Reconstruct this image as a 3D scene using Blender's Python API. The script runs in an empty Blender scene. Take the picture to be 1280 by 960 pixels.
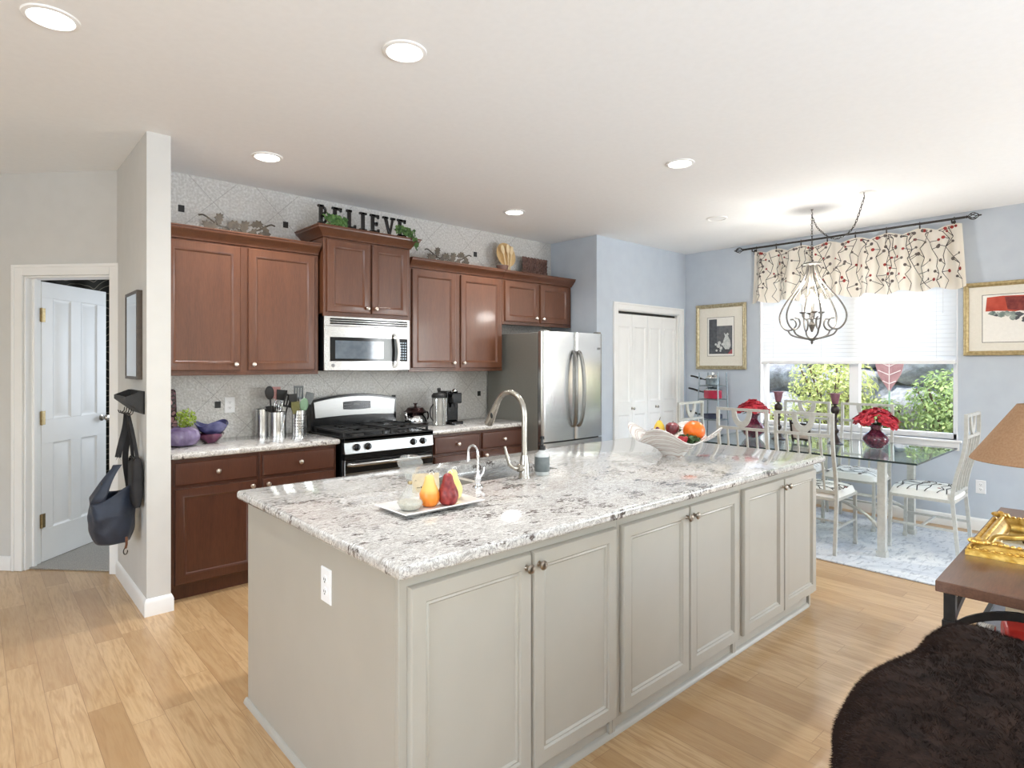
import bpy, math, random
from mathutils import Matrix, Vector, noise as mnoise
R = math.radians
PI = math.pi
sc = bpy.context.scene
COL = sc.collection
rnd = random.Random(7)

# ------------------------------------------------------------------ camera, sky, sun, large lights, exposure
CAMH = 1.4616
H = 2.8065
cam_d = bpy.data.cameras.new('camera'); cam = bpy.data.objects.new('camera', cam_d); COL.objects.link(cam)
cam.location = (0, 0, CAMH); cam.rotation_euler = (R(90), 0, -0.7352)
cam_d.sensor_width = 36; cam_d.lens = 36 * 747.4 / 1280; cam_d.shift_y = -25.5 / 1280; cam_d.clip_start = 0.05
sc.camera = cam

w = bpy.data.worlds.new('sky'); sc.world = w; w.use_nodes = True
wn = w.node_tree.nodes; wl = w.node_tree.links
sky = wn.new('ShaderNodeTexSky'); sky.sky_type = 'NISHITA'; sky.sun_disc = False
sky.sun_elevation = R(55); sky.sun_rotation = R(150); sky.air_density = 1.0; sky.dust_density = 2.0
wl.new(sky.outputs[0], wn['Background'].inputs[0]); wn['Background'].inputs[1].default_value = 1.0

def lamp(name, kind, loc, rot, energy, color=(1, 1, 1), **kw):
    d = bpy.data.lights.new(name, kind); d.energy = energy; d.color = color
    for k, v in kw.items(): setattr(d, k, v)
    o = bpy.data.objects.new(name, d); COL.objects.link(o); o.location = loc; o.rotation_euler = rot
    return o
lamp('sun', 'SUN', (4, 4, 9), Vector((.36, -.42, -.83)).to_track_quat('-Z', 'Y').to_euler(), 6.5, (1, .95, .88), angle=R(0.6))
# fill lamps added at unseen openings and inside the bedroom, to even out brightness
lamp('ceiling_uplight_fill', 'AREA', (0.6, -4.3, .5), (R(152), 0, 0), 310, (.72, .85, 1), shape='RECTANGLE', size=3.6, size_y=2.0, spread=R(124))  # added fill, tilted up to brighten the ceiling
lamp('side_fill', 'AREA', (-3.6, 0.6, 1.5), (R(108), 0, R(-90)), 66, (.90, .95, 1), shape='RECTANGLE', size=2.6, size_y=1.7)  # added fill that brightens the hall and diagonal walls
lamp('living_room_fill', 'AREA', (6.80, -1.75, 1.45), (R(104), 0, R(42)), 150, (.90, .95, 1), shape='RECTANGLE', size=1.9, size_y=1.7)  # added fill for the closet wall and far end of the island
lamp('bedroom_fill', 'AREA', (2.42, 6.1, 1.5), (R(90), 0, R(90)), 20, (.80, .89, 1), shape='RECTANGLE', size=1.0, size_y=1.3)  # added lamp inside the bedroom, standing in for window daylight
sc.view_settings.view_transform = 'Standard'; sc.view_settings.look = 'None'
sc.view_settings.exposure = 0.22; sc.view_settings.gamma = 1.0; sc.view_settings.use_curve_mapping = False
sc.cycles.max_bounces = 10; sc.cycles.diffuse_bounces = 5; sc.cycles.transparent_max_bounces = 16
sc.cycles.use_denoising = True; sc.cycles.sample_clamp_indirect = 6.0; sc.cycles.caustics_reflective = False; sc.cycles.caustics_refractive = False

# ------------------------------------------------------------------ materials
def srgb(r, g, b):
    f = lambda c: c / 12.92 if c <= .04045 else ((c + .055) / 1.055) ** 2.4
    return (f(r / 255), f(g / 255), f(b / 255), 1)
class NT:
    def __init__(s, m):
        s.n = m.node_tree.nodes; s.l = m.node_tree.links; s.b = s.n['Principled BSDF']; s._c = None
    def coord(s):
        if s._c is None: s._c = s.n.new('ShaderNodeTexCoord').outputs['Object']
        return s._c
    def link(s, a, b): s.l.new(a, b)
    def mapping(s, scale=(1, 1, 1), rot=(0, 0, 0), vec=None):
        k = s.n.new('ShaderNodeMapping'); k.inputs['Scale'].default_value = scale; k.inputs['Rotation'].default_value = rot
        s.l.new(vec or s.coord(), k.inputs[0]); return k.outputs[0]
    def noise(s, scale, detail=4, dist=0, rough=.5, vec=None):
        k = s.n.new('ShaderNodeTexNoise'); k.inputs['Scale'].default_value = scale; k.inputs['Detail'].default_value = detail
        k.inputs['Distortion'].default_value = dist; k.inputs['Roughness'].default_value = rough
        s.l.new(vec or s.coord(), k.inputs['Vector']); return k.outputs['Fac']
    def voro(s, scale, feature='F1', out='Distance', vec=None):
        k = s.n.new('ShaderNodeTexVoronoi'); k.feature = feature; k.inputs['Scale'].default_value = scale
        s.l.new(vec or s.coord(), k.inputs['Vector']); return k.outputs[out]
    def ramp(s, fac, stops, interp='LINEAR'):
        k = s.n.new('ShaderNodeValToRGB'); k.color_ramp.interpolation = interp
        e = k.color_ramp.elements
        while len(e) < len(stops): e.new(.5)
        for i, (p, c) in enumerate(stops):
            e[i].position = p; e[i].color = c if len(c) == 4 else (*c, 1)
        s.l.new(fac, k.inputs[0]); return k.outputs[0]
    def mix(s, fac, a, b, mode='MIX'):
        k = s.n.new('ShaderNodeMix'); k.data_type = 'RGBA'; k.blend_type = mode
        for sock, v in ((k.inputs[0], fac), (k.inputs[6], a), (k.inputs[7], b)):
            if isinstance(v, (int, float)): sock.default_value = v
            elif isinstance(v, tuple): sock.default_value = v
            else: s.l.new(v, sock)
        return k.outputs[2]
    def math(s, op, a, b=None, c=None):
        k = s.n.new('ShaderNodeMath'); k.operation = op
        for i, v in enumerate((a, b, c)):
            if v is None: continue
            if isinstance(v, (int, float)): k.inputs[i].default_value = v
            else: s.l.new(v, k.inputs[i])
        return k.outputs[0]
    def bump(s, hgt, strength=.3, dist=.01):
        k = s.n.new('ShaderNodeBump'); k.inputs['Strength'].default_value = strength; k.inputs['Distance'].default_value = dist
        s.l.new(hgt, k.inputs['Height']); s.l.new(k.outputs[0], s.b.inputs['Normal'])
    def base(s, c): s.l.new(c, s.b.inputs['Base Color'])
MATS = {}
def mat(name, base=(200, 200, 200), rough=.5, metal=0, spec=.5, coat=0, emit=None, es=1, trans=0, sheen=0, alpha=1, aniso=0):
    m = bpy.data.materials.new(name); m.use_nodes = True
    b = m.node_tree.nodes['Principled BSDF']
    b.inputs['Base Color'].default_value = srgb(*base); b.inputs['Roughness'].default_value = rough; b.inputs['Metallic'].default_value = metal
    b.inputs['Specular IOR Level'].default_value = spec; b.inputs['Coat Weight'].default_value = coat; b.inputs['Coat Roughness'].default_value = .08
    b.inputs['Transmission Weight'].default_value = trans; b.inputs['Alpha'].default_value = alpha
    if sheen: b.inputs['Sheen Weight'].default_value = sheen
    if aniso: b.inputs['Anisotropic'].default_value = aniso
    if emit: b.inputs['Emission Color'].default_value = srgb(*emit); b.inputs['Emission Strength'].default_value = es
    MATS[name] = m
    return m
def noisy(name, c1, c2, scale=20, rough=.5, bump=0, stretch=(1, 1, 1), bd=.003, detail=4, **kw):
    m = mat(name, c1, rough, **kw); t = NT(m)
    f = t.noise(scale, detail, vec=t.mapping(stretch)); t.base(t.ramp(f, [(.35, srgb(*c1)), (.65, srgb(*c2))]))
    if bump: t.bump(f, bump, bd)
    return m
def thin_glass(name, tint=(240, 248, 246), ior=1.45, gloss=(255, 255, 255)):
    m = bpy.data.materials.new(name); m.use_nodes = True; n = m.node_tree.nodes; l = m.node_tree.links
    n.remove(n['Principled BSDF'])
    tr = n.new('ShaderNodeBsdfTransparent'); tr.inputs[0].default_value = srgb(*tint)
    gl = n.new('ShaderNodeBsdfGlossy'); gl.inputs[0].default_value = srgb(*gloss); gl.inputs['Roughness'].default_value = .01
    fr = n.new('ShaderNodeLayerWeight'); pw = n.new('ShaderNodeMath'); pw.operation = 'POWER'; pw.inputs[1].default_value = 5; l.new(fr.outputs['Facing'], pw.inputs[0])
    r0 = ((ior - 1) / (ior + 1)) ** 2; ma = n.new('ShaderNodeMath'); ma.operation = 'MULTIPLY_ADD'; ma.inputs[1].default_value = 1 - r0; ma.inputs[2].default_value = r0; l.new(pw.outputs[0], ma.inputs[0])
    mx = n.new('ShaderNodeMixShader'); l.new(ma.outputs[0], mx.inputs[0]); l.new(tr.outputs[0], mx.inputs[1]); l.new(gl.outputs[0], mx.inputs[2])
    l.new(mx.outputs[0], n['Material Output'].inputs[0]); MATS[name] = m
    return m

m_white = noisy('wall_paint_warm', (208, 207, 203), (211, 210, 206), 8, .75, .05, bd=.001)
m_ceil = noisy('ceiling_paint', (240, 241, 241), (242, 243, 243), 30, .85, .08, bd=.002)
m_blue = noisy('wall_paint_blue_grey', (192, 201, 212), (196, 205, 215), 8, .7, .05, bd=.001)
m_trim = noisy('trim_white', (238, 238, 236), (241, 241, 239), 6, .38)
m_vinyl = noisy('vinyl_white', (243, 244, 245), (246, 246, 247), 6, .3)
m_carpet = noisy('carpet_grey', (150, 146, 140), (190, 186, 178), 180, .95, .8, bd=.01)
m_island = noisy('island_paint', (173, 168, 157), (176, 171, 160), 5, .4)
m_steel = None
def steel(name, c, rough=.28, stretch=(1, 1, 60), aniso=.5):
    m = mat(name, c, rough, 1.0, aniso=aniso); t = NT(m)
    f = t.noise(12, 3, vec=t.mapping(stretch)); t.base(t.ramp(f, [(.3, srgb(*[x - 8 for x in c])), (.7, srgb(*[min(255, x + 6) for x in c]))]))
    r = t.ramp(f, [(.3, (rough - .02,) * 3), (.7, (rough + .025,) * 3)]); t.link(r, t.b.inputs['Roughness'])
    return m
m_steel = steel('stainless_steel', (206, 206, 205), .24)
m_steelx = steel('stainless_steel_horizontal', (205, 204, 202), .27, (1, 60, 60))
m_ranges = steel('range_steel', (158, 158, 157), .3, (1, 60, 60))
m_nickel = noisy('brushed_nickel', (172, 167, 158), (184, 179, 170), 60, .27, metal=1.0)
m_handle = noisy('handle_dark_steel', (128, 127, 124), (140, 139, 136), 60, .3, metal=1.0)
m_chrome = noisy('chrome', (225, 226, 228), (232, 233, 234), 30, .06, metal=1.0)
m_black = noisy('black_gloss', (14, 14, 15), (20, 20, 21), 20, .16)
m_blackm = noisy('black_matte', (24, 23, 22), (32, 30, 29), 40, .55)
m_iron = noisy('wrought_iron', (52, 50, 48), (66, 62, 58), 60, .5, metal=.4)
m_glassdark = noisy('dark_glass', (30, 36, 42), (36, 42, 48), 10, .05, coat=.5)
m_silverpaint = noisy('silver_painted_metal', (190, 190, 184), (202, 202, 196), 40, .38, metal=.25)
m_fridge_side = noisy('fridge_side_grey', (118, 117, 110), (124, 122, 115), 150, .45, .1, bd=.0005, metal=.3)
m_brass = noisy('aged_brass', (150, 132, 96), (176, 156, 116), 60, .35, metal=.9)
m_gold = noisy('gold_leaf', (196, 150, 60), (228, 190, 104), 45, .32, .5, bd=.004, metal=.7)
m_champ = noisy('champagne_frame', (160, 148, 118), (190, 180, 152), 40, .38, metal=.55)
m_gilt = noisy('pale_gilt', (168, 148, 104), (196, 176, 132), 45, .35, metal=.6)
m_mat_board = noisy('mat_board', (232, 228, 216), (236, 232, 221), 60, .8)
m_paper = noisy('art_paper', (240, 238, 232), (244, 242, 236), 40, .85)
m_glass = thin_glass('clear_glass', (242, 249, 247))
m_pane = thin_glass('window_glass', (250, 252, 252), 1.25)
m_edge = mat('glass_edge_green', (36, 52, 54), .08, coat=.5)
m_knob = noisy('knob_nickel', (214, 200, 186), (224, 212, 200), 60, .3, metal=1.0)
m_knobd = noisy('knob_pewter', (150, 140, 128), (166, 156, 144), 60, .28, metal=1.0)
m_emit = mat('lens_glow', (255, 255, 255), .4, emit=(255, 250, 240), es=9)
m_bulb = mat('bulb_glow', (255, 255, 255), .4, emit=(255, 244, 226), es=30)
m_ringw = noisy('light_ring_white', (240, 240, 238), (243, 243, 241), 20, .5)

def wood(name, c1, c2, rough, stretch, scale=6, coat=.12):
    m = mat(name, c1, rough, coat=coat); t = NT(m)
    f = t.noise(scale, 6, .6, vec=t.mapping(stretch)); g = t.noise(scale * 9, 4, 0, vec=t.mapping(stretch))
    c = t.ramp(f, [(.3, srgb(*c1)), (.7, srgb(*c2))])
    t.base(t.mix(.25, c, t.ramp(g, [(.35, srgb(*[x * .7 for x in c1])), (.65, srgb(*c2))])))
    return m
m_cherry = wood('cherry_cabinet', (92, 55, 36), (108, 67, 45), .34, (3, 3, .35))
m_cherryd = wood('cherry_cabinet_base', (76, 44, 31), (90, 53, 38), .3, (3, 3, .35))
m_walnut = wood('walnut_top', (88, 58, 42), (116, 80, 60), .34, (.4, 4, 4), coat=.2)
m_palewood = wood('pale_wood', (206, 168, 112), (226, 192, 138), .5, (4, 4, .5))
m_carved = wood('carved_dark_wood', (84, 58, 50), (132, 98, 86), .45, (2, 2, 2))

# oak planks, running in world Y
m_floor = mat('oak_floor', (200, 160, 110), .3, coat=.12); t = NT(m_floor)
sp = t.n.new('ShaderNodeSeparateXYZ'); t.link(t.coord(), sp.inputs[0])
PWID = .12
row = t.math('FLOOR', t.math('DIVIDE', sp.outputs[0], PWID))
wr = t.n.new('ShaderNodeTexWhiteNoise'); wr.noise_dimensions = '1D'; t.link(row, wr.inputs['W'])
yy = t.math('ADD', t.math('DIVIDE', sp.outputs[1], .95), t.math('MULTIPLY', wr.outputs[0], 7.3))
pid = t.math('FLOOR', yy)
cmb = t.n.new('ShaderNodeCombineXYZ'); t.link(row, cmb.inputs[0]); t.link(pid, cmb.inputs[1])
wp = t.n.new('ShaderNodeTexWhiteNoise'); wp.noise_dimensions = '2D'; t.link(cmb.outputs[0], wp.inputs['Vector'])
pc = t.ramp(wp.outputs[0], [(0, srgb(176, 142, 101)), (.3, srgb(194, 161, 119)), (.75, srgb(203, 171, 129)), (1, srgb(184, 150, 108))])
off = t.n.new('ShaderNodeVectorMath'); off.operation = 'ADD'; t.link(t.coord(), off.inputs[0])
sc3 = t.n.new('ShaderNodeVectorMath'); sc3.operation = 'SCALE'; sc3.inputs['Scale'].default_value = 13.0; t.link(wp.outputs[1], sc3.inputs[0]); t.link(sc3.outputs[0], off.inputs[1])
gr = t.noise(5, 6, 1.2, vec=t.mapping((9, .8, 1), vec=off.outputs[0])); gr2 = t.noise(34, 4, .4, vec=t.mapping((5, .25, 1), vec=off.outputs[0]))
pc = t.mix(t.ramp(gr, [(.42, (0, 0, 0)), (.7, (.75, .75, .75))]), pc, srgb(168, 130, 88))
pc = t.mix(t.ramp(gr2, [(.5, (0, 0, 0)), (.8, (.35, .35, .35))]), pc, srgb(146, 108, 70))
fx = t.math('FRACT', t.math('DIVIDE', sp.outputs[0], PWID)); fy = t.math('FRACT', yy)
gap = t.math('MAXIMUM', t.math('LESS_THAN', fx, .018), t.math('LESS_THAN', fy, .0022))
t.base(t.mix(t.math('MULTIPLY', gap, .55), pc, srgb(120, 82, 50)))
t.bump(t.math('SUBTRACT', 1, gap), .12, .002)

# granite
def granite(name, seed=0):
    m = mat(name, (200, 196, 188), .09, coat=.3); t = NT(m)
    v = t.mapping((1, 2.1, 1), (0, 0, R(24 + seed)))
    n1 = t.noise(7, 9, 1.4, .62, vec=v); n2 = t.noise(20, 9, 2.2, .68, vec=v); n3 = t.noise(46, 6, 1.0, .6, vec=v); n4 = t.noise(5, 4, .6)
    c = t.ramp(n1, [(.28, srgb(176, 170, 164)), (.42, srgb(212, 209, 204)), (.6, srgb(226, 224, 219)), (.76, srgb(188, 184, 178))])
    c = t.mix(t.ramp(n2, [(.43, (0, 0, 0)), (.478, (.55, .55, .55)), (.5, (.85, .85, .85)), (.522, (.15, .15, .15)), (.58, (0, 0, 0))]), c, srgb(134, 128, 124))
    c = t.mix(t.ramp(n3, [(.56, (0, 0, 0)), (.66, (.6, .6, .6))]), c, srgb(148, 140, 132))
    c = t.mix(t.ramp(t.math('MULTIPLY', n3, t.math('ADD', n1, t.math('SUBTRACT', n4, .5))), [(.30, (0, 0, 0)), (.37, (.9, .9, .9))]), c, srgb(78, 66, 62))
    sp_ = t.voro(120, out='Distance'); c = t.mix(t.ramp(sp_, [(.10, (.4, .4, .4)), (.2, (0, 0, 0))]), c, srgb(104, 96, 90))
    t.base(c)
    return m
m_granite = granite('granite_speckled')

# embossed, glittering diagonal wall tile
m_tile = mat('embossed_wall_tile', (204, 201, 196), .22); t = NT(m_tile)
sp = t.n.new('ShaderNodeSeparateXYZ'); t.link(t.coord(), sp.inputs[0])
TS = .47
a_ = t.math('FRACT', t.math('DIVIDE', t.math('ADD', t.math('ADD', sp.outputs[0], sp.outputs[2]), 20.02), TS))
b_ = t.math('FRACT', t.math('DIVIDE', t.math('ADD', t.math('SUBTRACT', sp.outputs[0], sp.outputs[2]), 20.13), TS))
gl_ = t.math('MAXIMUM', t.math('LESS_THAN', a_, .011), t.math('LESS_THAN', b_, .011))
vz = t.voro(85, 'SMOOTH_F1'); nz = t.noise(60, 3)
col = t.mix(t.ramp(nz, [(.4, (0, 0, 0)), (.65, (1, 1, 1))]), srgb(194, 191, 186), srgb(216, 214, 210))
t.base(t.mix(t.math('MULTIPLY', gl_, .5), col, srgb(120, 116, 112)))
t.bump(t.math('SUBTRACT', vz, t.math('MULTIPLY', gl_, 1.0)), .55, .008)

# rug, washed grey-blue pattern
m_rug = mat('rug_faded', (196, 200, 206), .95); t = NT(m_rug)
r1 = t.noise(2.2, 8, 1.2, .65); r2 = t.noise(9, 8, .8, .7, vec=t.mapping((1, 3, 1)))
c = t.ramp(r1, [(.38, srgb(222, 224, 226)), (.55, srgb(200, 205, 212)), (.7, srgb(164, 172, 184))])
t.base(t.mix(t.ramp(r2, [(.52, (0, 0, 0)), (.66, (.75, .75, .75))]), c, srgb(132, 140, 152))); t.bump(t.noise(300, 2), .5, .003)

m_fabric = noisy('linen_cream', (246, 240, 229), (248, 243, 234), 220, .9, .2, bd=.001, stretch=(1, 1, 3))
t = NT(m_fabric); tl = t.n.new('ShaderNodeBsdfTranslucent'); tl.inputs[0].default_value = srgb(240, 226, 204); mx = t.n.new('ShaderNodeMixShader'); mx.inputs[0].default_value = .35
t.link(t.b.outputs[0], mx.inputs[1]); t.link(tl.outputs[0], mx.inputs[2]); t.link(mx.outputs[0], t.n['Material Output'].inputs[0])
m_cush = noisy('cushion_white', (236, 234, 230), (242, 240, 236), 200, .9, .2, bd=.001)
m_twig = noisy('twig_print', (34, 30, 30), (44, 38, 37), 60, .9)
m_berry = noisy('berry_print', (136, 48, 44), (160, 60, 54), 60, .9)
m_grey_dot = noisy('dot_print', (92, 84, 80), (110, 100, 95), 60, .9)
m_blind = mat('blind_slat', (246, 246, 246), .5); t = NT(m_blind)
t.base(t.ramp(t.noise(6, 2), [(.3, srgb(243, 243, 243)), (.7, srgb(249, 249, 249))]))
tl = t.n.new('ShaderNodeBsdfTranslucent'); tl.inputs[0].default_value = srgb(250, 250, 248); mx = t.n.new('ShaderNodeMixShader'); mx.inputs[0].default_value = .45
t.link(t.b.outputs[0], mx.inputs[1]); t.link(tl.outputs[0], mx.inputs[2]); t.link(mx.outputs[0], t.n['Material Output'].inputs[0])
m_red_petal = noisy('petal_red', (150, 18, 36), (206, 44, 62), 40, .6)
m_leaf = noisy('leaf_green', (40, 70, 36), (72, 104, 56), 40, .55)
m_ivy = noisy('ivy_green', (52, 92, 44), (108, 146, 84), 40, .55)
m_rock = mat('garden_rock', (150, 152, 156), .9); t = NT(m_rock)
r1 = t.noise(3, 10, .8, .65); r2 = t.noise(16, 6, .4)
t.base(t.mix(t.ramp(r2, [(.45, (0, 0, 0)), (.7, (.6, .6, .6))]), t.ramp(r1, [(.3, srgb(112, 112, 114)), (.55, srgb(166, 166, 168)), (.75, srgb(204, 203, 201))]), srgb(112, 108, 100)))
t.bump(r1, .8, .06)
m_soil = noisy('garden_soil', (74, 60, 48), (110, 96, 78), 14, .95, .8, bd=.03)
def leafmat(name, c1, c2):
    m = mat(name, c1, .6); t = NT(m)
    g = t.n.new('ShaderNodeNewGeometry'); t.base(t.ramp(g.outputs['Random Per Island'], [(0, srgb(*c1)), (1, srgb(*c2))]))
    tl = t.n.new('ShaderNodeBsdfTranslucent'); tl.inputs[0].default_value = srgb(*c2); mx = t.n.new('ShaderNodeMixShader'); mx.inputs[0].default_value = .3
    t.link(t.b.outputs[0], mx.inputs[1]); t.link(tl.outputs[0], mx.inputs[2]); t.link(mx.outputs[0], t.n['Material Output'].inputs[0])
    return m
m_shrub_y = leafmat('shrub_leaf_yellow', (136, 146, 76), (212, 216, 140))
m_shrub_g = leafmat('shrub_leaf_green', (92, 116, 66), (170, 188, 118))
m_bark = noisy('bark', (84, 66, 50), (112, 92, 72), 30, .9)

# ------------------------------------------------------------------ mesh building
class MB:
    def __init__(s): s.v = []; s.f = []; s.m = []; s.M = Matrix()
    def add(s, vs, fs, mi=0):
        k = len(s.v); s.v += [tuple(s.M @ Vector(p)) for p in vs]
        s.f += [tuple(i + k for i in f) for f in fs]; s.m += [mi] * len(fs)
        return s
    def box(s, x0, x1, y0, y1, z0, z1, mi=0):
        vs = [(x, y, z) for z in (z0, z1) for y in (y0, y1) for x in (x0, x1)]
        return s.add(vs, [(0, 2, 3, 1), (4, 5, 7, 6), (0, 1, 5, 4), (2, 6, 7, 3), (0, 4, 6, 2), (1, 3, 7, 5)], mi)
    def bar(s, p, q, w, h, mi=0, up=(0, 0, 1)):
        p, q = Vector(p), Vector(q); d = (q - p).normalized(); u = Vector(up)
        if abs(d.dot(u)) > .95: u = Vector((1, 0, 0))
        a = d.cross(u).normalized(); b = a.cross(d)
        vs = [c + a * (i * w / 2) + b * (j * h / 2) for c in (p, q) for i, j in ((-1, -1), (1, -1), (1, 1), (-1, 1))]
        return s.add(vs, [(0, 1, 2, 3), (4, 7, 6, 5), (0, 4, 5, 1), (1, 5, 6, 2), (2, 6, 7, 3), (3, 7, 4, 0)], mi)
    def tube(s, pts, r, n=8, mi=0, closed=False, sq=None):
        P = [Vector(p) for p in pts]; N = len(P); rs = r if isinstance(r, (list, tuple)) else [r] * N
        vs = []; fs = []; prev = None
        for i in range(N):
            a = P[i - 1] if (i or closed) else P[0]; b = P[(i + 1) % N] if (i < N - 1 or closed) else P[-1]
            d = (b - a).normalized()
            if prev is None:
                u = Vector((0, 0, 1)) if abs(d.z) < .9 else Vector((1, 0, 0)); u = (u - d * u.dot(d)).normalized()
            else: u = (prev - d * prev.dot(d)).normalized()
            prev = u; w_ = d.cross(u)
            for k in range(n):
                t_ = 2 * PI * (k + (.5 if sq else 0)) / n
                vs.append(P[i] + (u * math.cos(t_) * (sq or 1) + w_ * math.sin(t_)) * rs[i])
        for i in range(N if closed else N - 1):
            j = (i + 1) % N
            for k in range(n): fs.append((i * n + k, i * n + (k + 1) % n, j * n + (k + 1) % n, j * n + k))
        if not closed: fs += [tuple(range(n - 1, -1, -1)), tuple((N - 1) * n + k for k in range(n))]
        return s.add(vs, fs, mi)
    def lathe(s, prof, n=24, c=(0, 0, 0), mi=0, wob=None, caps=True):
        vs = []; fs = []; N = len(prof)
        for i, (r, z) in enumerate(prof):
            for k in range(n):
                t_ = 2 * PI * k / n; rr, dz = (r, 0) if wob is None else wob(r, z, t_)
                vs.append((c[0] + rr * math.cos(t_), c[1] + rr * math.sin(t_), c[2] + z + dz))
        for i in range(N - 1):
            for k in range(n): fs.append((i * n + k, i * n + (k + 1) % n, (i + 1) * n + (k + 1) % n, (i + 1) * n + k))
        if caps and prof[0][0] > 1e-5: fs.append(tuple(range(n - 1, -1, -1)))
        if caps and prof[-1][0] > 1e-5: fs.append(tuple((N - 1) * n + k for k in range(n)))
        return s.add(vs, fs, mi)
    def cyl(s, c, r, h, n=20, mi=0): return s.lathe([(r, 0), (r, h)], n, c, mi)
    def ball(s, c, r, n=16, mi=0, m=None):
        rx, ry, rz = r if isinstance(r, tuple) else (r, r, r); m = m or n // 2
        vs = [(c[0], c[1], c[2] - rz)]
        for i in range(1, m):
            a = -PI / 2 + PI * i / m
            for k in range(n): vs.append((c[0] + rx * math.cos(a) * math.cos(2 * PI * k / n), c[1] + ry * math.cos(a) * math.sin(2 * PI * k / n), c[2] + rz * math.sin(a)))
        vs.append((c[0], c[1], c[2] + rz)); L = len(vs) - 1
        fs = [(0, 1 + (k + 1) % n, 1 + k) for k in range(n)]
        for i in range(m - 2):
            for k in range(n): fs.append((1 + i * n + k, 1 + i * n + (k + 1) % n, 1 + (i + 1) * n + (k + 1) % n, 1 + (i + 1) * n + k))
        fs += [(L, 1 + (m - 2) * n + k, 1 + (m - 2) * n + (k + 1) % n) for k in range(n)]
        return s.add(vs, fs, mi)
    def prism(s, poly, a, b, axis='z', mi=0):
        f = {'z': lambda p, t: (p[0], p[1], t), 'y': lambda p, t: (p[0], t, p[1]), 'x': lambda p, t: (t, p[0], p[1])}[axis]
        n = len(poly); vs = [f(p, a) for p in poly] + [f(p, b) for p in poly]
        ar = sum(poly[i][0] * poly[(i + 1) % n][1] - poly[(i + 1) % n][0] * poly[i][1] for i in range(n))
        fs = [tuple(range(n - 1, -1, -1)), tuple(range(n, 2 * n))] + [(i, (i + 1) % n, n + (i + 1) % n, n + i) for i in range(n)]
        flip = (ar < 0) ^ (b < a) ^ (axis == 'y')
        if flip: fs = [tuple(reversed(q)) for q in fs]
        return s.add(vs, fs, mi)
    def grid(s, fn, nu, nv, mi=0, flip=False):
        vs = [fn(i / nu, j / nv) for j in range(nv + 1) for i in range(nu + 1)]
        fs = [(j * (nu + 1) + i, j * (nu + 1) + i + 1, (j + 1) * (nu + 1) + i + 1, (j + 1) * (nu + 1) + i) for j in range(nv) for i in range(nu)]
        if flip: fs = [tuple(reversed(q)) for q in fs]
        return s.add(vs, fs, mi)
    def loops(s, x0, x1, z0, z1, y, L, mi=0, back=None):
        """nested rectangles facing -Y; L = [(inset, outward offset)]; last one capped"""
        vs = []; fs = []
        if back is not None: L = [(L[0][0], back)] + list(L)
        for ins, o in L: vs += [(x0 + ins, y - o, z0 + ins), (x1 - ins, y - o, z0 + ins), (x1 - ins, y - o, z1 - ins), (x0 + ins, y - o, z1 - ins)]
        for i in range(len(L) - 1):
            for k in range(4): fs.append((i * 4 + k, i * 4 + (k + 1) % 4, i * 4 + 4 + (k + 1) % 4, i * 4 + 4 + k))
        e = (len(L) - 1) * 4; fs.append((e, e + 1, e + 2, e + 3))
        if back is not None: fs.append((3, 2, 1, 0))
        return s.add(vs, fs, mi)
    def build(s, name, mats, parent=None, bev=0, seg=2, ang=38, smooth=True, solid=0, origin=None):
        me = bpy.data.meshes.new(name); vs = s.v; loc = None
        if parent is not None:
            inv = root_matrix(parent).inverted(); vs = [tuple(inv @ Vector(p)) for p in vs]
        elif origin != 'world':
            xs, ys, zs = zip(*vs); loc = origin or ((min(xs) + max(xs)) / 2, (min(ys) + max(ys)) / 2, min(zs))
            vs = [(p[0] - loc[0], p[1] - loc[1], p[2] - loc[2]) for p in vs]
        me.from_pydata(vs, [], s.f)
        for m in (mats if isinstance(mats, (list, tuple)) else [mats]): me.materials.append(m)
        me.polygons.foreach_set('material_index', s.m)
        if smooth:
            me.polygons.foreach_set('use_smooth', [True] * len(s.f)); me.set_sharp_from_angle(angle=R(ang))
        me.update()
        o = bpy.data.objects.new(name, me); COL.objects.link(o)
        if parent is not None: o.parent = parent
        elif loc: o.location = loc
        if solid:
            q = o.modifiers.new('solid', 'SOLIDIFY'); q.thickness = solid; q.offset = 0
        if bev:
            q = o.modifiers.new('bevel', 'BEVEL'); q.width = bev; q.segments = seg; q.limit_method = 'ANGLE'; q.angle_limit = R(40); q.use_clamp_overlap = True
        return o
def root_matrix(o):
    while o.parent is not None: o = o.parent
    return Matrix.LocRotScale(o.location, o.rotation_euler, None)
def tag(o, label, cat, group=None):
    o['label'] = label; o['category'] = cat
    if group: o['group'] = group
    return o
def thing(name, label, cat, loc=(0, 0, 0), rz=0, group=None):
    o = bpy.data.objects.new(name, None); COL.objects.link(o); o.empty_display_size = .1
    o.location = loc; o.rotation_euler = (0, 0, rz)
    return tag(o, label, cat, group)
def solo(name, mb, mats, label, cat, group=None, **kw): return tag(mb.build(name, mats, **kw), label, cat, group)
def struct(name, mb, mats, parent=None, **kw):
    o = mb.build(name, mats, parent, **({} if parent else {'origin': 'world'}), **kw)
    if parent is None: o['kind'] = 'structure'
    return o
def dup(root, loc=None, rz=None, label=None, group=None):
    def cp(o, par):
        c = o.copy(); COL.objects.link(c); c.parent = par
        for ch in list(o.children): cp(ch, c)
        return c
    r = cp(root, None)
    if loc: r.location = loc
    if rz is not None: r.rotation_euler = (0, 0, rz)
    if label: r['label'] = label
    if group: r['group'] = group
    return r
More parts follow.
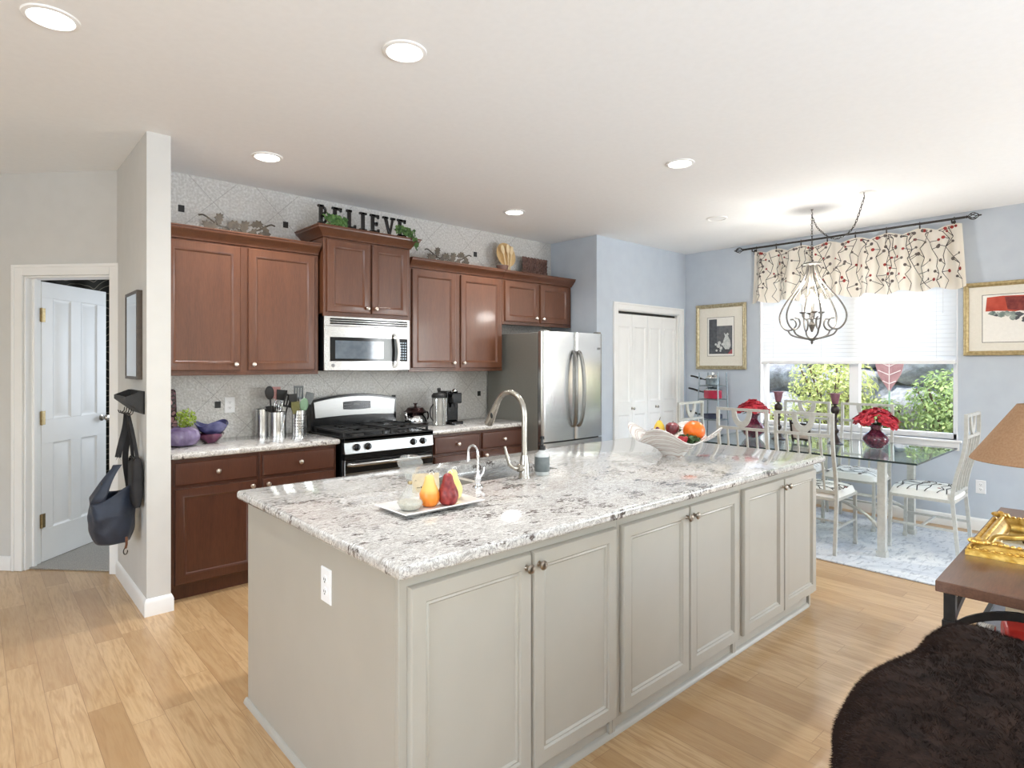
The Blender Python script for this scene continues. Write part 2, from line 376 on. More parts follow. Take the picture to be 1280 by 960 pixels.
def circ(c, r, a0, a1, n, plane='xz', y=0):
    out = []
    for i in range(n + 1):
        a = a0 + (a1 - a0) * i / n; p, q = c[0] + r * math.cos(a), c[1] + r * math.sin(a)
        out.append((p, y, q) if plane == 'xz' else (p, q, y) if plane == 'xy' else (y, p, q))
    return out
def spline(P, n=8):
    P = [Vector(p) for p in P]; out = []
    Q = [P[0] * 2 - P[1]] + P + [P[-1] * 2 - P[-2]]
    for i in range(1, len(Q) - 2):
        a, b, c, d = Q[i - 1:i + 3]
        for k in range(n):
            u = k / n; out.append(.5 * ((2 * b) + (c - a) * u + (2 * a - 5 * b + 4 * c - d) * u * u + (3 * b - a - 3 * c + d) * u ** 3))
    out.append(P[-1]); return out

# ------------------------------------------------------------------ the room
XW, YB, YC, XS = 6.54, 4.70, 4.035, 4.84      # window wall, tiled kitchen wall, closet wall, fridge alcove side
PX0, PX1, PY0 = .752, .876, 3.98              # the wall stub left of the kitchen
P0 = Vector((.752, 4.93, 0)); DD = Vector((-.6801, .7331, 0)); NN = Vector((-.7331, -.6801, 0))   # diagonal wall: start, run, facing
MD = Matrix((( -DD.x, -NN.x, 0, P0.x), (-DD.y, -NN.y, 0, P0.y), (0, 0, 1, 0), (0, 0, 0, 1)))       # local x = -run, local y = into the wall
SE = .885
PL = P0 + DD * SE
LX0, LY0 = -3.4, -3.4
struct('floor', MB().box(LX0 - .2, XW + .16, LY0 - .2, 7.4, -.12, 0), m_floor)
struct('ceiling', MB().box(LX0 - .2, XW + .16, LY0 - .2, 7.4, H, H + .12), m_ceil)
b = MB().box(PX1, XS + .12, YB, YB + .12, 0, H); wb = struct('wall_back', b, m_tile)
for i, (x, z) in enumerate([(1.34, 1.16), (2.815, 1.156), (3.80, 1.16), (1.84, 2.557), (3.752, 2.558), (4.25, 2.56), (1.10, 2.557)]):
    MB().box(x - .02, x + .02, YB - .004, YB, z - .024, z + .024).build('accent_tile', m_blackm, wb)
struct('wall_left', MB().box(PX0, PX1, PY0, 5.02, 0, H), m_white)
struct('wall_alcove', MB().box(XS, XS + .12, YC + .12, YB, 0, H), m_blue)
OX0, OX1, OZ = 5.185, 6.385, 2.05
b = MB().box(XS, OX0, YC, YC + .12, 0, H).box(OX1, XW, YC, YC + .12, 0, H).box(OX0, OX1, YC, YC + .12, OZ, H)
struct('wall_closet', b, m_blue)
WY0, WY1, WZ0, WZ1 = 1.29, 3.10, .775, 2.45
b = MB().box(XW, XW + .16, LY0, -2.7, 0, H).box(XW, XW + .16, -.75, WY0, 0, H).box(XW, XW + .16, -2.7, -.75, 0, .55).box(XW, XW + .16, -2.7, -.75, 2.35, H).box(XW, XW + .16, WY1, YC + .12, 0, H).box(XW, XW + .16, WY0, WY1, 0, WZ0).box(XW, XW + .16, WY0, WY1, WZ1, H)
struct('wall_window', b, m_blue)
DS0, DS1, DZ = .04, .70, 2.08                 # door opening along the diagonal wall
b = MB(); b.M = MD
b.box(-DS0, 0, 0, .123, 0, H).box(-SE, -DS1, 0, .123, 0, H).box(-DS1, -DS0, 0, .123, DZ, H); struct('wall_diagonal', b, m_white)
struct('wall_hall', MB().box(LX0, PL.x, PL.y, PL.y + .12, 0, H), m_white)
b = MB().box(LX0 - .12, LX0, LY0, -.75, 0, H).box(LX0 - .12, LX0, 1.95, PL.y + .12, 0, H).box(LX0 - .12, LX0, -.75, 1.95, 0, .6).box(LX0 - .12, LX0, -.75, 1.95, 2.4, H)
struct('wall_side', b, m_white)
b = MB().box(LX0, -1.25, LY0 - .12, LY0, 0, H).box(2.45, XW, LY0 - .12, LY0, 0, H).box(-1.25, 2.45, LY0 - .12, LY0, 2.42, H); struct('wall_rear', b, m_white); struct('sky_block_slab', MB().box(-1.9, 3.1, -6.6, LY0 - .12, 2.5, 2.62), m_white)  # unseen slab added behind the rear opening to block sky light
# bedroom beyond the diagonal door
q_ = [P0 - NN * .03 - DD * .02, P0 - NN * .03 + DD * SE]; struct('floor_carpet', MB().prism([(p.x, p.y) for p in q_] + [(PL.x, 5.75), (-1.3, 5.75), (-1.3, 7.3), (2.45, 7.3), (2.45, 4.83), (.88, 4.83)], .002, .012), m_carpet)
b = MB().box(-1.3, 2.5, 7.3, 7.4, 0, H).box(2.45, 2.55, 4.83, 7.3, 0, H).box(-1.4, -1.3, PL.y + .12, 7.3, 0, H); struct('wall_bedroom', b, m_white)
m_pat = mat('curtain_wood_grain_print', (80, 76, 66), .85); t = NT(m_pat)
wv = t.n.new('ShaderNodeTexWave'); wv.wave_type = 'RINGS'; wv.inputs['Scale'].default_value = 3.2; wv.inputs['Distortion'].default_value = 9; wv.inputs['Detail'].default_value = 1.5; wv.inputs['Detail Scale'].default_value = .8
t.link(t.mapping((1.6, 1.6, .8)), wv.inputs[0]); t.base(t.ramp(wv.outputs['Fac'], [(.4, srgb(52, 50, 44)), (.55, srgb(150, 142, 124)), (.7, srgb(60, 57, 50))]))
solo('patterned_curtain', MB().grid(lambda u, v: (-.35 + u * 2.4, 7.14 + .03 * math.sin(u * 60), .05 + v * 2.6), 160, 4), m_pat, 'dark curtain with a pale wood-grain print behind the open bedroom door', 'curtain', solid=.004)

def baseboard(name, pts, h=.10, d=.014, M=None):
    """profile swept along plan points; offset to the right-hand side of travel"""
    b = MB(); b.M = M or Matrix()
    prof = [(0, 0), (d, 0), (d, h - .025), (d * .75, h - .014), (d * .45, h - .004), (0, h)]
    P = [Vector((*p, 0)) for p in pts]; vs = []; n = len(prof)
    for i, p in enumerate(P):
        d0 = (P[i] - P[i - 1]).normalized() if i else (P[1] - P[0]).normalized(); d1 = (P[i + 1] - P[i]).normalized() if i < len(P) - 1 else d0
        n0, n1 = Vector((d0.y, -d0.x, 0)), Vector((d1.y, -d1.x, 0)); m = (n0 + n1).normalized(); m = m / max(.3, m.dot(n0))
        vs += [p + m * o + Vector((0, 0, z)) for o, z in prof]
    fs = [(i * n + k, (i + 1) * n + k, (i + 1) * n + (k + 1) % n, i * n + (k + 1) % n) for i in range(len(P) - 1) for k in range(n)]
    fs += [tuple(range(n)), tuple(range(len(P) * n - 1, (len(P) - 1) * n - 1, -1))]
    b.add(vs, fs); return struct(name, b, m_trim)
baseboard('baseboard_left', [(PX0, 4.89), (PX0, PY0), (PX1, PY0), (PX1, 4.06)])
baseboard('baseboard_window', [(XW, YC - .002), (XW, LY0)], .11)
baseboard('baseboard_closet', [(4.845, YC), (5.105, YC)], .11)
q0 = P0 + DD * .79; q1 = P0 + DD * (SE - .002)
baseboard('baseboard_diagonal', [(q1.x, q1.y), (q0.x, q0.y)], .10)
baseboard('baseboard_hall', [(LX0, PL.y), (PL.x - .01, PL.y)], .10)

# door 1: open six-panel door in the diagonal wall
def casing(b, x0, x1, z1, w_, y=0, d=.018):
    b.box(x0 - w_, x0, y - d, y, 0, z1 + w_).box(x1, x1 + w_, y - d, y, 0, z1 + w_).box(x0, x1, y - d, y, z1, z1 + w_)
    b.box(x0 - w_, x0 - w_ * .72, y - d * 1.4, y - d, 0, z1 + w_).box(x1 + w_ * .72, x1 + w_, y - d * 1.4, y - d, 0, z1 + w_).box(x0 - w_ * .72, x1 + w_ * .72, y - d * 1.4, y - d, z1 + w_ * .72, z1 + w_)
b = MB(); b.M = MD; casing(b, -DS1, -DS0 - .004, DZ, .078)
b.box(-DS1 - .001, -DS1 + .012, 0, .125, 0, DZ).box(-DS0 - .016, -DS0, 0, .125, 0, DZ).box(-DS1, -DS0, 0, .125, DZ - .014, DZ).box(-DS1 + .012, -DS1 + .03, .05, .075, 0, DZ - .014)
struct('trim_1', b, m_trim, bev=.003)
def six_panel(b, W_, Ht, y0, y1, faces=(1,), cols=2, rows=((.22, .86), (1.0, 1.62), (1.72, 1.98))):
    st = W_ * .16; pw = (W_ - st * (cols + 1)) / cols
    zs = [0] + [z for r in rows for z in r] + [Ht]
    for k in range(0, len(zs), 2): b.box(0, W_, y0, y1, zs[k], zs[k + 1])
    for (z0, z1) in rows:
        for c in range(cols + 1): b.box(c * (st + pw), c * (st + pw) + st, y0, y1, z0, z1)
        for c in range(cols):
            x0 = st + c * (st + pw)
            b.loops(x0, x0 + pw, z0, z1, y0, [(0, 0), (.012, -.009), (.022, -.009), (.045, -.002)])
HP = P0 + DD * (DS1 - .012) - NN * .13
ang = math.atan2(.716, .70)
dr = thing('door_1', 'open white six-panel bedroom door', 'door', (HP.x, HP.y, .015), ang); del dr['label'], dr['category']; dr['kind'] = 'structure'
Md = Matrix.Translation(dr.location) @ Matrix.Rotation(ang, 4, 'Z')
b = MB(); b.M = Md; six_panel(b, .655, 2.045, .0, .034, rows=((.235, .86), (1.035, 1.93))); b.box(0, .655, .02, .034, .0, 2.045); b.build('door_panel', m_trim, dr, bev=.002)
b = MB(); b.M = Md
b.M = Md @ Matrix.Translation((.60, 0, 1.0)) @ Matrix.Rotation(R(90), 4, 'X')
b.lathe([(.026, 0), (.026, .006), (.012, .012), (.011, .03), (.024, .04), (.028, .052), (.022, .064), (0, .068)], 20); b.build('door_knob', m_nickel, dr)
for z in (.25, 1.0, 1.75):
    b = MB(); b.M = Md; b.box(-.016, .03, -.004, .0, z, z + .1).cyl((-.004, -.006, z - .002), .0055, .104, 10); b.build('hinge', m_brass, dr)

# door 2: white bifold closet doors
b = MB(); casing(b, OX0, OX1, OZ, .078, YC); b.box(OX0, OX0 + .012, YC, YC + .12, 0, OZ).box(OX1 - .012, OX1, YC, YC + .12, 0, OZ).box(OX0, OX1, YC, YC + .12, OZ - .01, OZ); struct('trim_2', b, m_trim, bev=.003)
b = MB().box(OX0 + .012, OX1 - .012, YC + .05, YC + .09, OZ - .035, OZ - .012); struct('trim_3', b, m_blackm)
WD = (OX1 - OX0 - .03) / 4
d2 = thing('door_2', '', 'door', ((OX0 + OX1) / 2, YC + .06, 0)); del d2['label'], d2['category']; d2['kind'] = 'structure'
for k in range(4):
    b = MB(); b.M = Matrix.Translation((OX0 + .015 + k * WD + .0015, YC + .03, .012)); six_panel(b, WD - .003, OZ - .05, 0, .03, cols=1, rows=((.2, .88), (1.02, 1.86))); b.build('folding_panel', m_trim, d2, bev=.002)
for x in (OX0 + .015 + WD * 1.5 - .15, OX0 + .015 + WD * 2.5 + .02):
    b = MB(); b.M = Matrix.Translation((x, YC + .03, .96)) @ Matrix.Rotation(R(90), 4, 'X'); b.lathe([(.016, 0), (.008, .006), (.008, .02), (.017, .027), (.014, .036), (0, .038)], 16); b.build('knob', m_nickel, d2)
struct('wall_closet_inside', MB().box(OX0 - .1, OX1 + .1, YC + .5, YC + .55, 0, H), m_white)

# window 1
b = MB(); FX0, FX1 = XW + .07, XW + .13
b.box(FX0, FX1, WY0, WY0 + .05, WZ0, WZ1).box(FX0, FX1, WY1 - .05, WY1, WZ0, WZ1).box(FX0, FX1, WY0, WY1, WZ0, WZ0 + .05).box(FX0, FX1, WY0, WY1, WZ1 - .05, WZ1)
b.box(FX0 - .005, FX1, 2.115, 2.205, WZ0 + .05, WZ1 - .05)
b.box(XW + .001, FX0, WY0, WY0 + .012, WZ0, WZ1).box(XW + .001, FX0, WY1 - .012, WY1, WZ0, WZ1)
win = struct('window_1', b, m_vinyl, bev=.004)
for y0, y1 in ((WY0 + .05, 2.115), (2.205, WY1 - .05)): MB().box(FX0 + .025, FX0 + .031, y0, y1, WZ0 + .05, WZ1 - .05).build('pane', m_pane, win)
b = MB()
for q in ((-2.7, -2.64, .55, 2.35), (-.81, -.75, .55, 2.35), (-1.76, -1.69, .55, 2.35), (-2.7, -.75, .55, .61), (-2.7, -.75, 2.29, 2.35)): b.box(FX0, FX1, *q)
win2 = struct('window_2', b, m_vinyl, bev=.004)
MB().box(FX0 + .025, FX0 + .031, -2.64, -.81, .61, 2.29).build('pane', m_pane, win2)
b = MB().box(XW - .035, FX0, WY0 - .03, WY1 + .03, WZ0 - .022, WZ0).box(XW - .016, XW, WY0 - .012, WY1 + .012, WZ0 - .095, WZ0 - .022); struct('trim_4', b, m_trim, bev=.004)

# ------------------------------------------------------------------ cabinets
def door_loops(fr=.055): return [(0, .016), (.004, .019), (fr, .019), (fr + .004, .013), (fr + .014, .009), (fr + .03, .009)]
def raised(fr=.058): return [(0, .014), (.005, .019), (fr - .012, .019), (fr - .008, .021), (fr, .017), (fr + .008, .010), (fr + .04, .009)]
def knob(x, y, z, parent, m=None, r=.015, name='knob'):
    b = MB(); b.M = Matrix.Translation((x, y, z)) @ Matrix.Rotation(R(90), 4, 'X')
    b.lathe([(r * .62, 0), (r * .45, .004), (r * .4, .013), (r * .95, .019), (r * 1.05, .024), (r * .75, .030), (0, .032)], 16); return b.build(name, m or m_knob, parent)
def crown(name, x0, x1, y, z, yb, parent, h=.085, lx=True, rx=True, sc_=1.0):
    """crown moulding along the front and the free returns"""
    prof = [(0, 0), (.008, .004), (.012, .018), (.030, .040), (.046, .056), (.052, .062), (.054, .074), (.060, .078), (.060, h), (-.02, h), (-.02, 0)]
    prof = [(o * sc_, q) for o, q in prof]
    P = ([(x0, yb)] if lx else []) + [(x0, y), (x1, y)] + ([(x1, yb)] if rx else [])
    P = [Vector((*p, 0)) for p in P]; vs = []; n = len(prof)
    for i in range(len(P)):
        d0 = (P[i] - P[i - 1]).normalized() if i else (P[1] - P[0]).normalized(); d1 = (P[i + 1] - P[i]).normalized() if i < len(P) - 1 else d0
        n0, n1 = Vector((d0.y, -d0.x, 0)), Vector((d1.y, -d1.x, 0)); m = (n0 + n1).normalized(); m = m / max(.3, m.dot(n0))
        vs += [P[i] + m * o + Vector((0, 0, z + q)) for o, q in prof]
    fs = [(i * n + k, (i + 1) * n + k, (i + 1) * n + (k + 1) % n, i * n + (k + 1) % n) for i in range(len(P) - 1) for k in range(n)]
    fs += [tuple(range(n)), tuple(range(len(P) * n - 1, (len(P) - 1) * n - 1, -1))]
    b = MB().add(vs, fs); b.box(x0 + .002, x1 - .002, y + .002, yb, z + h - .03, z + h - .012)
    return b.build(name, m_cherry, parent)
def upper(x0, x1, y, z0, z1, doors, label, lx, rx, knobs, sc_=1.0, zc=None):
    t_ = thing('upper_cabinet', label, 'cabinet', ((x0 + x1) / 2, YB, z0), group='cherry wall cabinets')
    b = MB().box(x0, x1, y, YB - .002, z0, z1).box(x0, x1, y + .0, y + .02, z0 - .02, z0); b.build('carcass', m_cherry, t_, bev=.0015)
    for (a, c), kx in zip(doors, knobs):
        d_ = MB().loops(a, c, z0 + .012, z1 - .012, y, raised(), back=.0005).build('door', m_cherry, t_)
        knob(kx, y - .019, z0 + .055, d_)
    crown('crown_moulding', x0, x1, y, z1, YB - .002, t_, lx=lx, rx=rx, sc_=sc_)
    return t_
YU = 4.383
upper(.90, 1.966, YU, 1.402, 2.285, ((.925, 1.395), (1.447, 1.935)), 'tall cherry wall cabinet beside the white wall stub, two doors, above the purple planter', False, False, (1.36, 1.48))
upper(1.985, 2.752, 4.335, 1.846, 2.425, ((2.012, 2.372), (2.392, 2.725)), 'raised cherry wall cabinet above the microwave, carrying the black word letters', True, True, (2.345, 2.42), 1.25)
upper(2.776, 3.832, YU, 1.412, 2.285, ((2.80, 3.262), (3.322, 3.808)), 'cherry wall cabinet between microwave and fridge, above the coffee machine', False, False, (3.235, 3.35))
upper(3.834, 4.822, YU, 1.866, 2.285, ((3.862, 4.312), (4.348, 4.775)), 'short cherry wall cabinet over the fridge, under the carved panel', False, True, (4.28, 4.38))

YF = 4.095
def base_cab(x0, x1, label, kside):
    t_ = thing('base_cabinet', label, 'cabinet', ((x0 + x1) / 2, YB, 0), group='cherry base cabinets')
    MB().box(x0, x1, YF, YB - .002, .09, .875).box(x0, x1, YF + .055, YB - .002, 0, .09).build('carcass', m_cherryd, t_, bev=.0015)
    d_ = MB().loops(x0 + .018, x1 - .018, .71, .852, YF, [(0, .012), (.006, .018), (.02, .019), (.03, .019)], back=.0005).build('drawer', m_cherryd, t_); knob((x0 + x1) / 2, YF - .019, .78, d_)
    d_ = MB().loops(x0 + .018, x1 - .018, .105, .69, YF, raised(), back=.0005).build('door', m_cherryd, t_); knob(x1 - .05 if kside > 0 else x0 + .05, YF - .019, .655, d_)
    MB().box(x0, x1, YF + .04, YF + .055, 0, .09).build('toe_kick', m_cherryd, t_)
    return t_
base_cab(.902, 1.425, 'cherry base cabinet with one drawer, next to the white wall stub', 1)
base_cab(1.427, 1.972, 'cherry base cabinet with one drawer, directly left of the gas range', -1)
base_cab(2.812, 3.322, 'cherry base cabinet with one drawer, directly right of the gas range', 1)
base_cab(3.324, 3.85, 'cherry base cabinet with one drawer, beside the grey side of the fridge', -1)

def slab(b, x0, x1, y0, y1, z0, z1, hole=None, r=.011):
    prof = [(r, 0), (r * .3, r * .3), (0, r), (0, z1 - z0 - r), (r * .3, z1 - z0 - r * .3), (r, z1 - z0)]
    vs = []; fs = []
    for ins, dz in prof: vs += [(x0 + ins, y0 + ins, z0 + dz), (x1 - ins, y0 + ins, z0 + dz), (x1 - ins, y1 - ins, z0 + dz), (x0 + ins, y1 - ins, z0 + dz)]
    n = len(prof)
    for i in range(n - 1):
        for k in range(4): fs.append((i * 4 + k, i * 4 + (k + 1) % 4, i * 4 + 4 + (k + 1) % 4, i * 4 + 4 + k))
    t0 = (n - 1) * 4
    if hole is None: fs += [(3, 2, 1, 0), (t0, t0 + 1, t0 + 2, t0 + 3)]
    else:
        a, c, d, e = hole; h0 = len(vs)
        for z in (z1, z0): vs += [(a, d, z), (c, d, z), (c, e, z), (a, e, z)]
        for k in range(4):
            j = (k + 1) % 4
            fs += [(t0 + k, t0 + j, h0 + j, h0 + k), (h0 + k, h0 + j, h0 + 4 + j, h0 + 4 + k), (j, k, h0 + 4 + k, h0 + 4 + j)]
    return b.add(vs, fs)
YCT = 4.058
solo('countertop', slab(MB(), .90, 1.985, YCT, YB - .003, .8755, .915), m_granite, 'grey speckled granite worktop left of the range, under the utensil canisters', 'countertop', 'granite worktops', ang=50)
solo('countertop', slab(MB(), 2.80, 3.862, YCT, YB - .003, .8755, .915), m_granite, 'grey speckled granite worktop right of the range, under the coffee machine', 'countertop', 'granite worktops', ang=50)

# ------------------------------------------------------------------ island
IX0, IX1, IY0, IY1 = .885, 3.765, 1.452, 2.675
SINK = (1.53, 2.27, 2.15, 2.56)
solo('island_countertop', slab(MB(), .85, 3.772, 1.39, 2.707, .8755, .915, SINK), m_granite, 'long grey speckled granite island top with a cut-out for the sink', 'countertop', ang=50)
def island_unit(x0, x1, doors, label, end=False, far=False):
    t_ = thing('island_cabinet', label, 'cabinet', ((x0 + x1) / 2, IY0, 0), group='cream island cabinets')
    b = MB().box(x0, x1, IY0, IY0 + .02, .085, .875)                      # face frame
    b.box(x0, x0 + .018, IY0 + .02, IY1, .0, .875).box(x1 - .018, x1, IY0 + .02, IY1, 0, .875).box(x0 + .018, x1 - .018, IY1 - .018, IY1, 0, .875).box(x0 + .018, x1 - .018, IY0 + .02, IY1 - .018, .085, .103)
    b.build('carcass', m_island, t_, bev=.0015)
    for (a, c), kx in zip(doors, (doors[0][1] - .026, doors[1][0] + .026)):
        d_ = MB().loops(a, c, .10, .832, IY0, [(0, .012), (.006, .020), (.05, .020), (.056, .013), (.062, .016), (.068, .009), (.09, .009)], back=.0005).build('door', m_island, t_)
        knob(kx, IY0 - .02, .788, d_, m_knobd, .0155)
    b = MB().box(x0 + .0, x1 - (.03 if far else 0), IY0 + .032, IY0 + .05, 0, .085)
    prof = [(IY0 + .032, 0), (IY0 + .014, 0), (IY0 + .016, .012), (IY0 + .024, .020), (IY0 + .032, .022)]
    b.prism(prof, x0, x1 - (.03 if far else 0), 'x'); b.build('toe_trim', m_island, t_)
    if end:
        b = MB().prism([(x0, 0), (x0 - .016, 0), (x0 - .014, .012), (x0 - .007, .02), (x0, .022)], IY0 + .014, IY1 + .01, 'y'); b.build('shoe_moulding', m_island, t_)
    return t_
island_unit(IX0, 1.86, ((.913, 1.386), (1.392, 1.842)), 'cream island cabinet at the panelled end with the outlet, pair of shaker doors', True)
island_unit(1.861, 2.832, ((1.879, 2.354), (2.360, 2.808)), 'cream island cabinet in the middle of the run of three')
island_unit(2.833, IX1, ((2.857, 3.311), (3.317, 3.752)), 'cream island cabinet next to the dining area', far=True)

def outlet(name, M, label, jack=False):
    t_ = thing(name, label, 'outlet', M.to_translation()); b = MB(); b.M = M
    b.loops(-.036, .036, -.058, .058, 0, [(0, 0), (0, .003), (.003, .0055)], back=0).build('plate', m_vinyl, t_)
    for z in (-.02, .02):
        b = MB(); b.M = M; b.M = M @ Matrix.Translation((0, -.0055, z)) @ Matrix.Rotation(R(90), 4, 'X')
        b.lathe([(.015, 0), (.0145, .002), (0, .002)], 18); q = b.build('receptacle', m_vinyl, t_)
        b = MB(); b.M = M; b.box(-.007, -.005, -.0086, -.0074, z - .002, z + .006).box(.005, .007, -.0086, -.0074, z - .002, z + .006).box(-.002, .002, -.0086, -.0074, z - .009, z - .005); b.build('slot', m_blackm, q)
    return t_
outlet('wall_outlet', Matrix.Translation((1.423, YB, 1.155)), 'white double outlet on the glittering tile above the left worktop')
outlet('wall_outlet', Matrix.Translation((XW, 1.127, .385)) @ Matrix.Rotation(R(-90), 4, 'Z'), 'white double outlet low on the blue-grey window wall')
outlet('island_outlet', Matrix.Translation((IX0, 1.905, .718)) @ Matrix.Rotation(R(-90), 4, 'Z'), 'white double outlet on the cream end panel of the island')

# sink and taps
x0, x1, y0, y1 = SINK
t_ = thing('sink', 'brushed steel undermount sink let into the granite island top', 'sink', ((x0 + x1) / 2, (y0 + y1) / 2, .66))
vs = []; fs = []
for ins, z in ((-.02, .873), (-.004, .873), (-.002, .86), (.012, .70), (.04, .672), (.2, .666)):
    vs += [(x0 + ins, y0 + ins, z), (x1 - ins, y0 + ins, z), (x1 - ins, y1 - ins, z), (x0 + ins, y1 - ins, z)]
for i in range(5):
    for k in range(4): fs.append((i * 4 + (k + 1) % 4, i * 4 + k, i * 4 + 4 + k, i * 4 + 4 + (k + 1) % 4))
fs.append((20, 21, 22, 23)); MB().add(vs, [tuple(reversed(f)) for f in fs[:-1]] + [fs[-1]]).build('basin', m_steelx, t_, solid=.002)
MB().lathe([(.045, 0), (.043, .003), (.02, .004), (0, .002)], 24, ((x0 + x1) / 2, (y0 + y1) / 2, .6675)).build('drain', m_chrome, t_)
FX, FY = 1.965, 2.085
t_ = thing('kitchen_faucet', 'tall brushed nickel gooseneck faucet with pull-down spray head', 'faucet', (FX, FY, .915))
MB().lathe([(.029, 0), (.029, .006), (.026, .01), (.0245, .05), (.022, .075), (.019, .09), (.0165, .11)], 24, (FX, FY, .915)).build('body', m_nickel, t_)
P = [(FX, FY, 1.02), (FX, FY, 1.10), (FX, FY, 1.21)] + [(FX, FY + .105 - .105 * math.cos(a), 1.215 + .105 * math.sin(a)) for a in [PI * k / 14 for k in range(1, 13)]]
MB().tube(P, .0135, 14).build('spout', m_nickel, t_)
e = Vector(P[-1]); dn = (Vector(P[-1]) - Vector(P[-2])).normalized(); b = MB(); b.tube([e - dn * .004, e + dn * .03, e + dn * .08, e + dn * .125, e + dn * .13], [.015, .017, .021, .0235, .019], 16); sh = b.build('spray_head', m_nickel, t_)
MB().ball(tuple(e + dn * .07 + Vector((-.014, -.011, 0))), (.007, .007, .017), 12).build('spray_button', m_black, sh)
b = MB().tube(spline([(FX - .015, FY - .0, .965), (FX - .05, FY + .01, .966), (FX - .075, FY + .02, .985), (FX - .085, FY + .03, 1.03), (FX - .095, FY + .035, 1.07)], 6), [.014] + [.012] * 6 + [.010] * 6 + [.009] * 6 + [.0075] * 6, 12); b.build('lever', m_nickel, t_)
b = MB(); b.M = Matrix.Translation((FX - .012, FY, .965)) @ Matrix.Rotation(R(-90), 4, 'Y'); b.lathe([(.019, 0), (.02, .02), (.017, .03), (0, .031)], 18); b.build('lever_hub', m_nickel, t_)
GX, GY = 1.665, 2.068
t_ = thing('filter_faucet', 'small chrome filtered water faucet on the island beside the pears', 'faucet', (GX, GY, .915))
MB().lathe([(.024, 0), (.023, .004), (.014, .008), (.012, .022), (.017, .034), (.014, .05), (.008, .062), (.0065, .075)], 20, (GX, GY, .915)).build('body', m_chrome, t_)
MB().tube([(GX, GY, .985), (GX, GY, 1.055)] + [(GX, GY + .034 - .034 * math.cos(a), 1.062 + .034 * math.sin(a)) for a in [PI * k / 12 for k in range(1, 13)]] + [(GX, GY + .068, 1.04)], .0055, 12).build('spout', m_chrome, t_)
MB().tube([(GX, GY + .068, 1.045), (GX, GY + .068, 1.02)], [.007, .0085], 12).build('nozzle', m_chrome, t_)
MB().tube([(GX + .012, GY, .955), (GX + .03, GY - .002, .975), (GX + .034, GY - .003, 1.0)], [.006, .007, .0045], 10).build('lever', m_chrome, t_)
SX, SY = 2.085, 2.085
m_soaplab = noisy('soap_label_grey', (96, 104, 104), (112, 118, 118), 30, .5)
t_ = thing('soap_dispenser', 'clear pump bottle with grey label beside the tall faucet', 'bottle', (SX, SY, .915))
m_soap = noisy('bottle_clear_white', (196, 200, 198), (210, 213, 211), 20, .2)
MB().lathe([(.033, 0), (.036, .004), (.036, .095), (.034, .105), (.016, .115), (.016, .122)], 24, (SX, SY, .915)).build('bottle', m_soap, t_)
MB().lathe([(.0365, .018), (.0368, .02), (.0368, .088), (.0365, .09)], 24, (SX, SY, .915)).build('label_band', m_soaplab, t_)
b = MB().lathe([(.017, 0), (.017, .02), (.008, .024), (.006, .05), (.012, .052), (.012, .066), (0, .068)], 16, (SX, SY, 1.037)); b.tube([(SX, SY, 1.095), (SX + .02, SY + .02, 1.097), (SX + .034, SY + .034, 1.088)], .005, 8); b.build('pump', m_black, t_)

# ------------------------------------------------------------------ range
gx0, gx1, gy = 2.004, 2.782, 4.04
t_ = thing('gas_range', 'stainless and black gas range with four front knobs', 'range', ((gx0 + gx1) / 2, gy, 0))
MB().box(gx0 + .004, gx1 - .004, gy + .03, YB - .01, 0, .885).build('body', m_black, t_, bev=.003)
b = MB().box(gx0, gx1, gy - .012, YB - .09, .885, .918); b.box(gx0, gx1, gy - .012, gy + .012, .895, .924).box(gx0, gx0 + .02, gy, YB - .09, .915, .924).box(gx1 - .02, gx1, gy, YB - .09, .915, .924); b.build('cooktop', m_black, t_, bev=.005)
b = MB().prism([(gy - .018, .80), (gy - .004, .885), (gy + .03, .885), (gy + .03, .80)], gx0 + .002, gx1 - .002, 'x'); b.build('control_panel', m_ranges, t_, bev=.003)
for x in (gx0 + .10, gx0 + .19, gx1 - .19, gx1 - .10):
    b = MB(); b.M = Matrix.Translation((x, gy - .0115, .845)) @ Matrix.Rotation(R(90 - 9), 4, 'X'); b.lathe([(.027, 0), (.026, .006), (.021, .01), (.019, .026), (0, .028)], 20).box(-.005, .005, -.02, .02, .026, .034); b.build('burner_knob', m_black, t_)
b = MB().box(gx0 + .004, gx1 - .004, gy - .012, gy + .03, .17, .755); od = b.build('oven_door', m_ranges, t_, bev=.006)
MB().box(gx0 + .004, gx1 - .004, gy - .008, gy + .03, .757, .796).build('door_vent', m_black, t_)
def bowed_rect(x0, x1, z0, z1, bow, n=16):
    return [(x0 + (x1 - x0) * i / n, z0 - bow * (1 - (2 * i / n - 1) ** 2)) for i in range(n + 1)] + [(x1 - (x1 - x0) * i / n, z1 + bow * (1 - (2 * i / n - 1) ** 2)) for i in range(n + 1)]
MB().prism(bowed_rect(gx0 + .13, gx1 - .13, .34, .575, .035), gy - .0135, gy - .011, 'y').build('oven_window', m_glassdark, od)
MB().box(gx0 + .006, gx1 - .006, gy - .0135, gy - .0115, .66, .754).build('door_band', m_black, od)
b = MB().tube([(gx0 + .03, gy - .013, .722), (gx0 + .05, gy - .046, .724)] + [(gx0 + .05 + (gx1 - gx0 - .1) * k / 10, gy - .05 - .012 * math.sin(PI * k / 10), .724) for k in range(1, 10)] + [(gx1 - .05, gy - .046, .724), (gx1 - .03, gy - .013, .722)], .014, 12); b.build('handle', m_ranges, od)
MB().box(gx0 + .004, gx1 - .004, gy - .008, gy + .03, .03, .16).build('storage_drawer', m_ranges, t_, bev=.005)
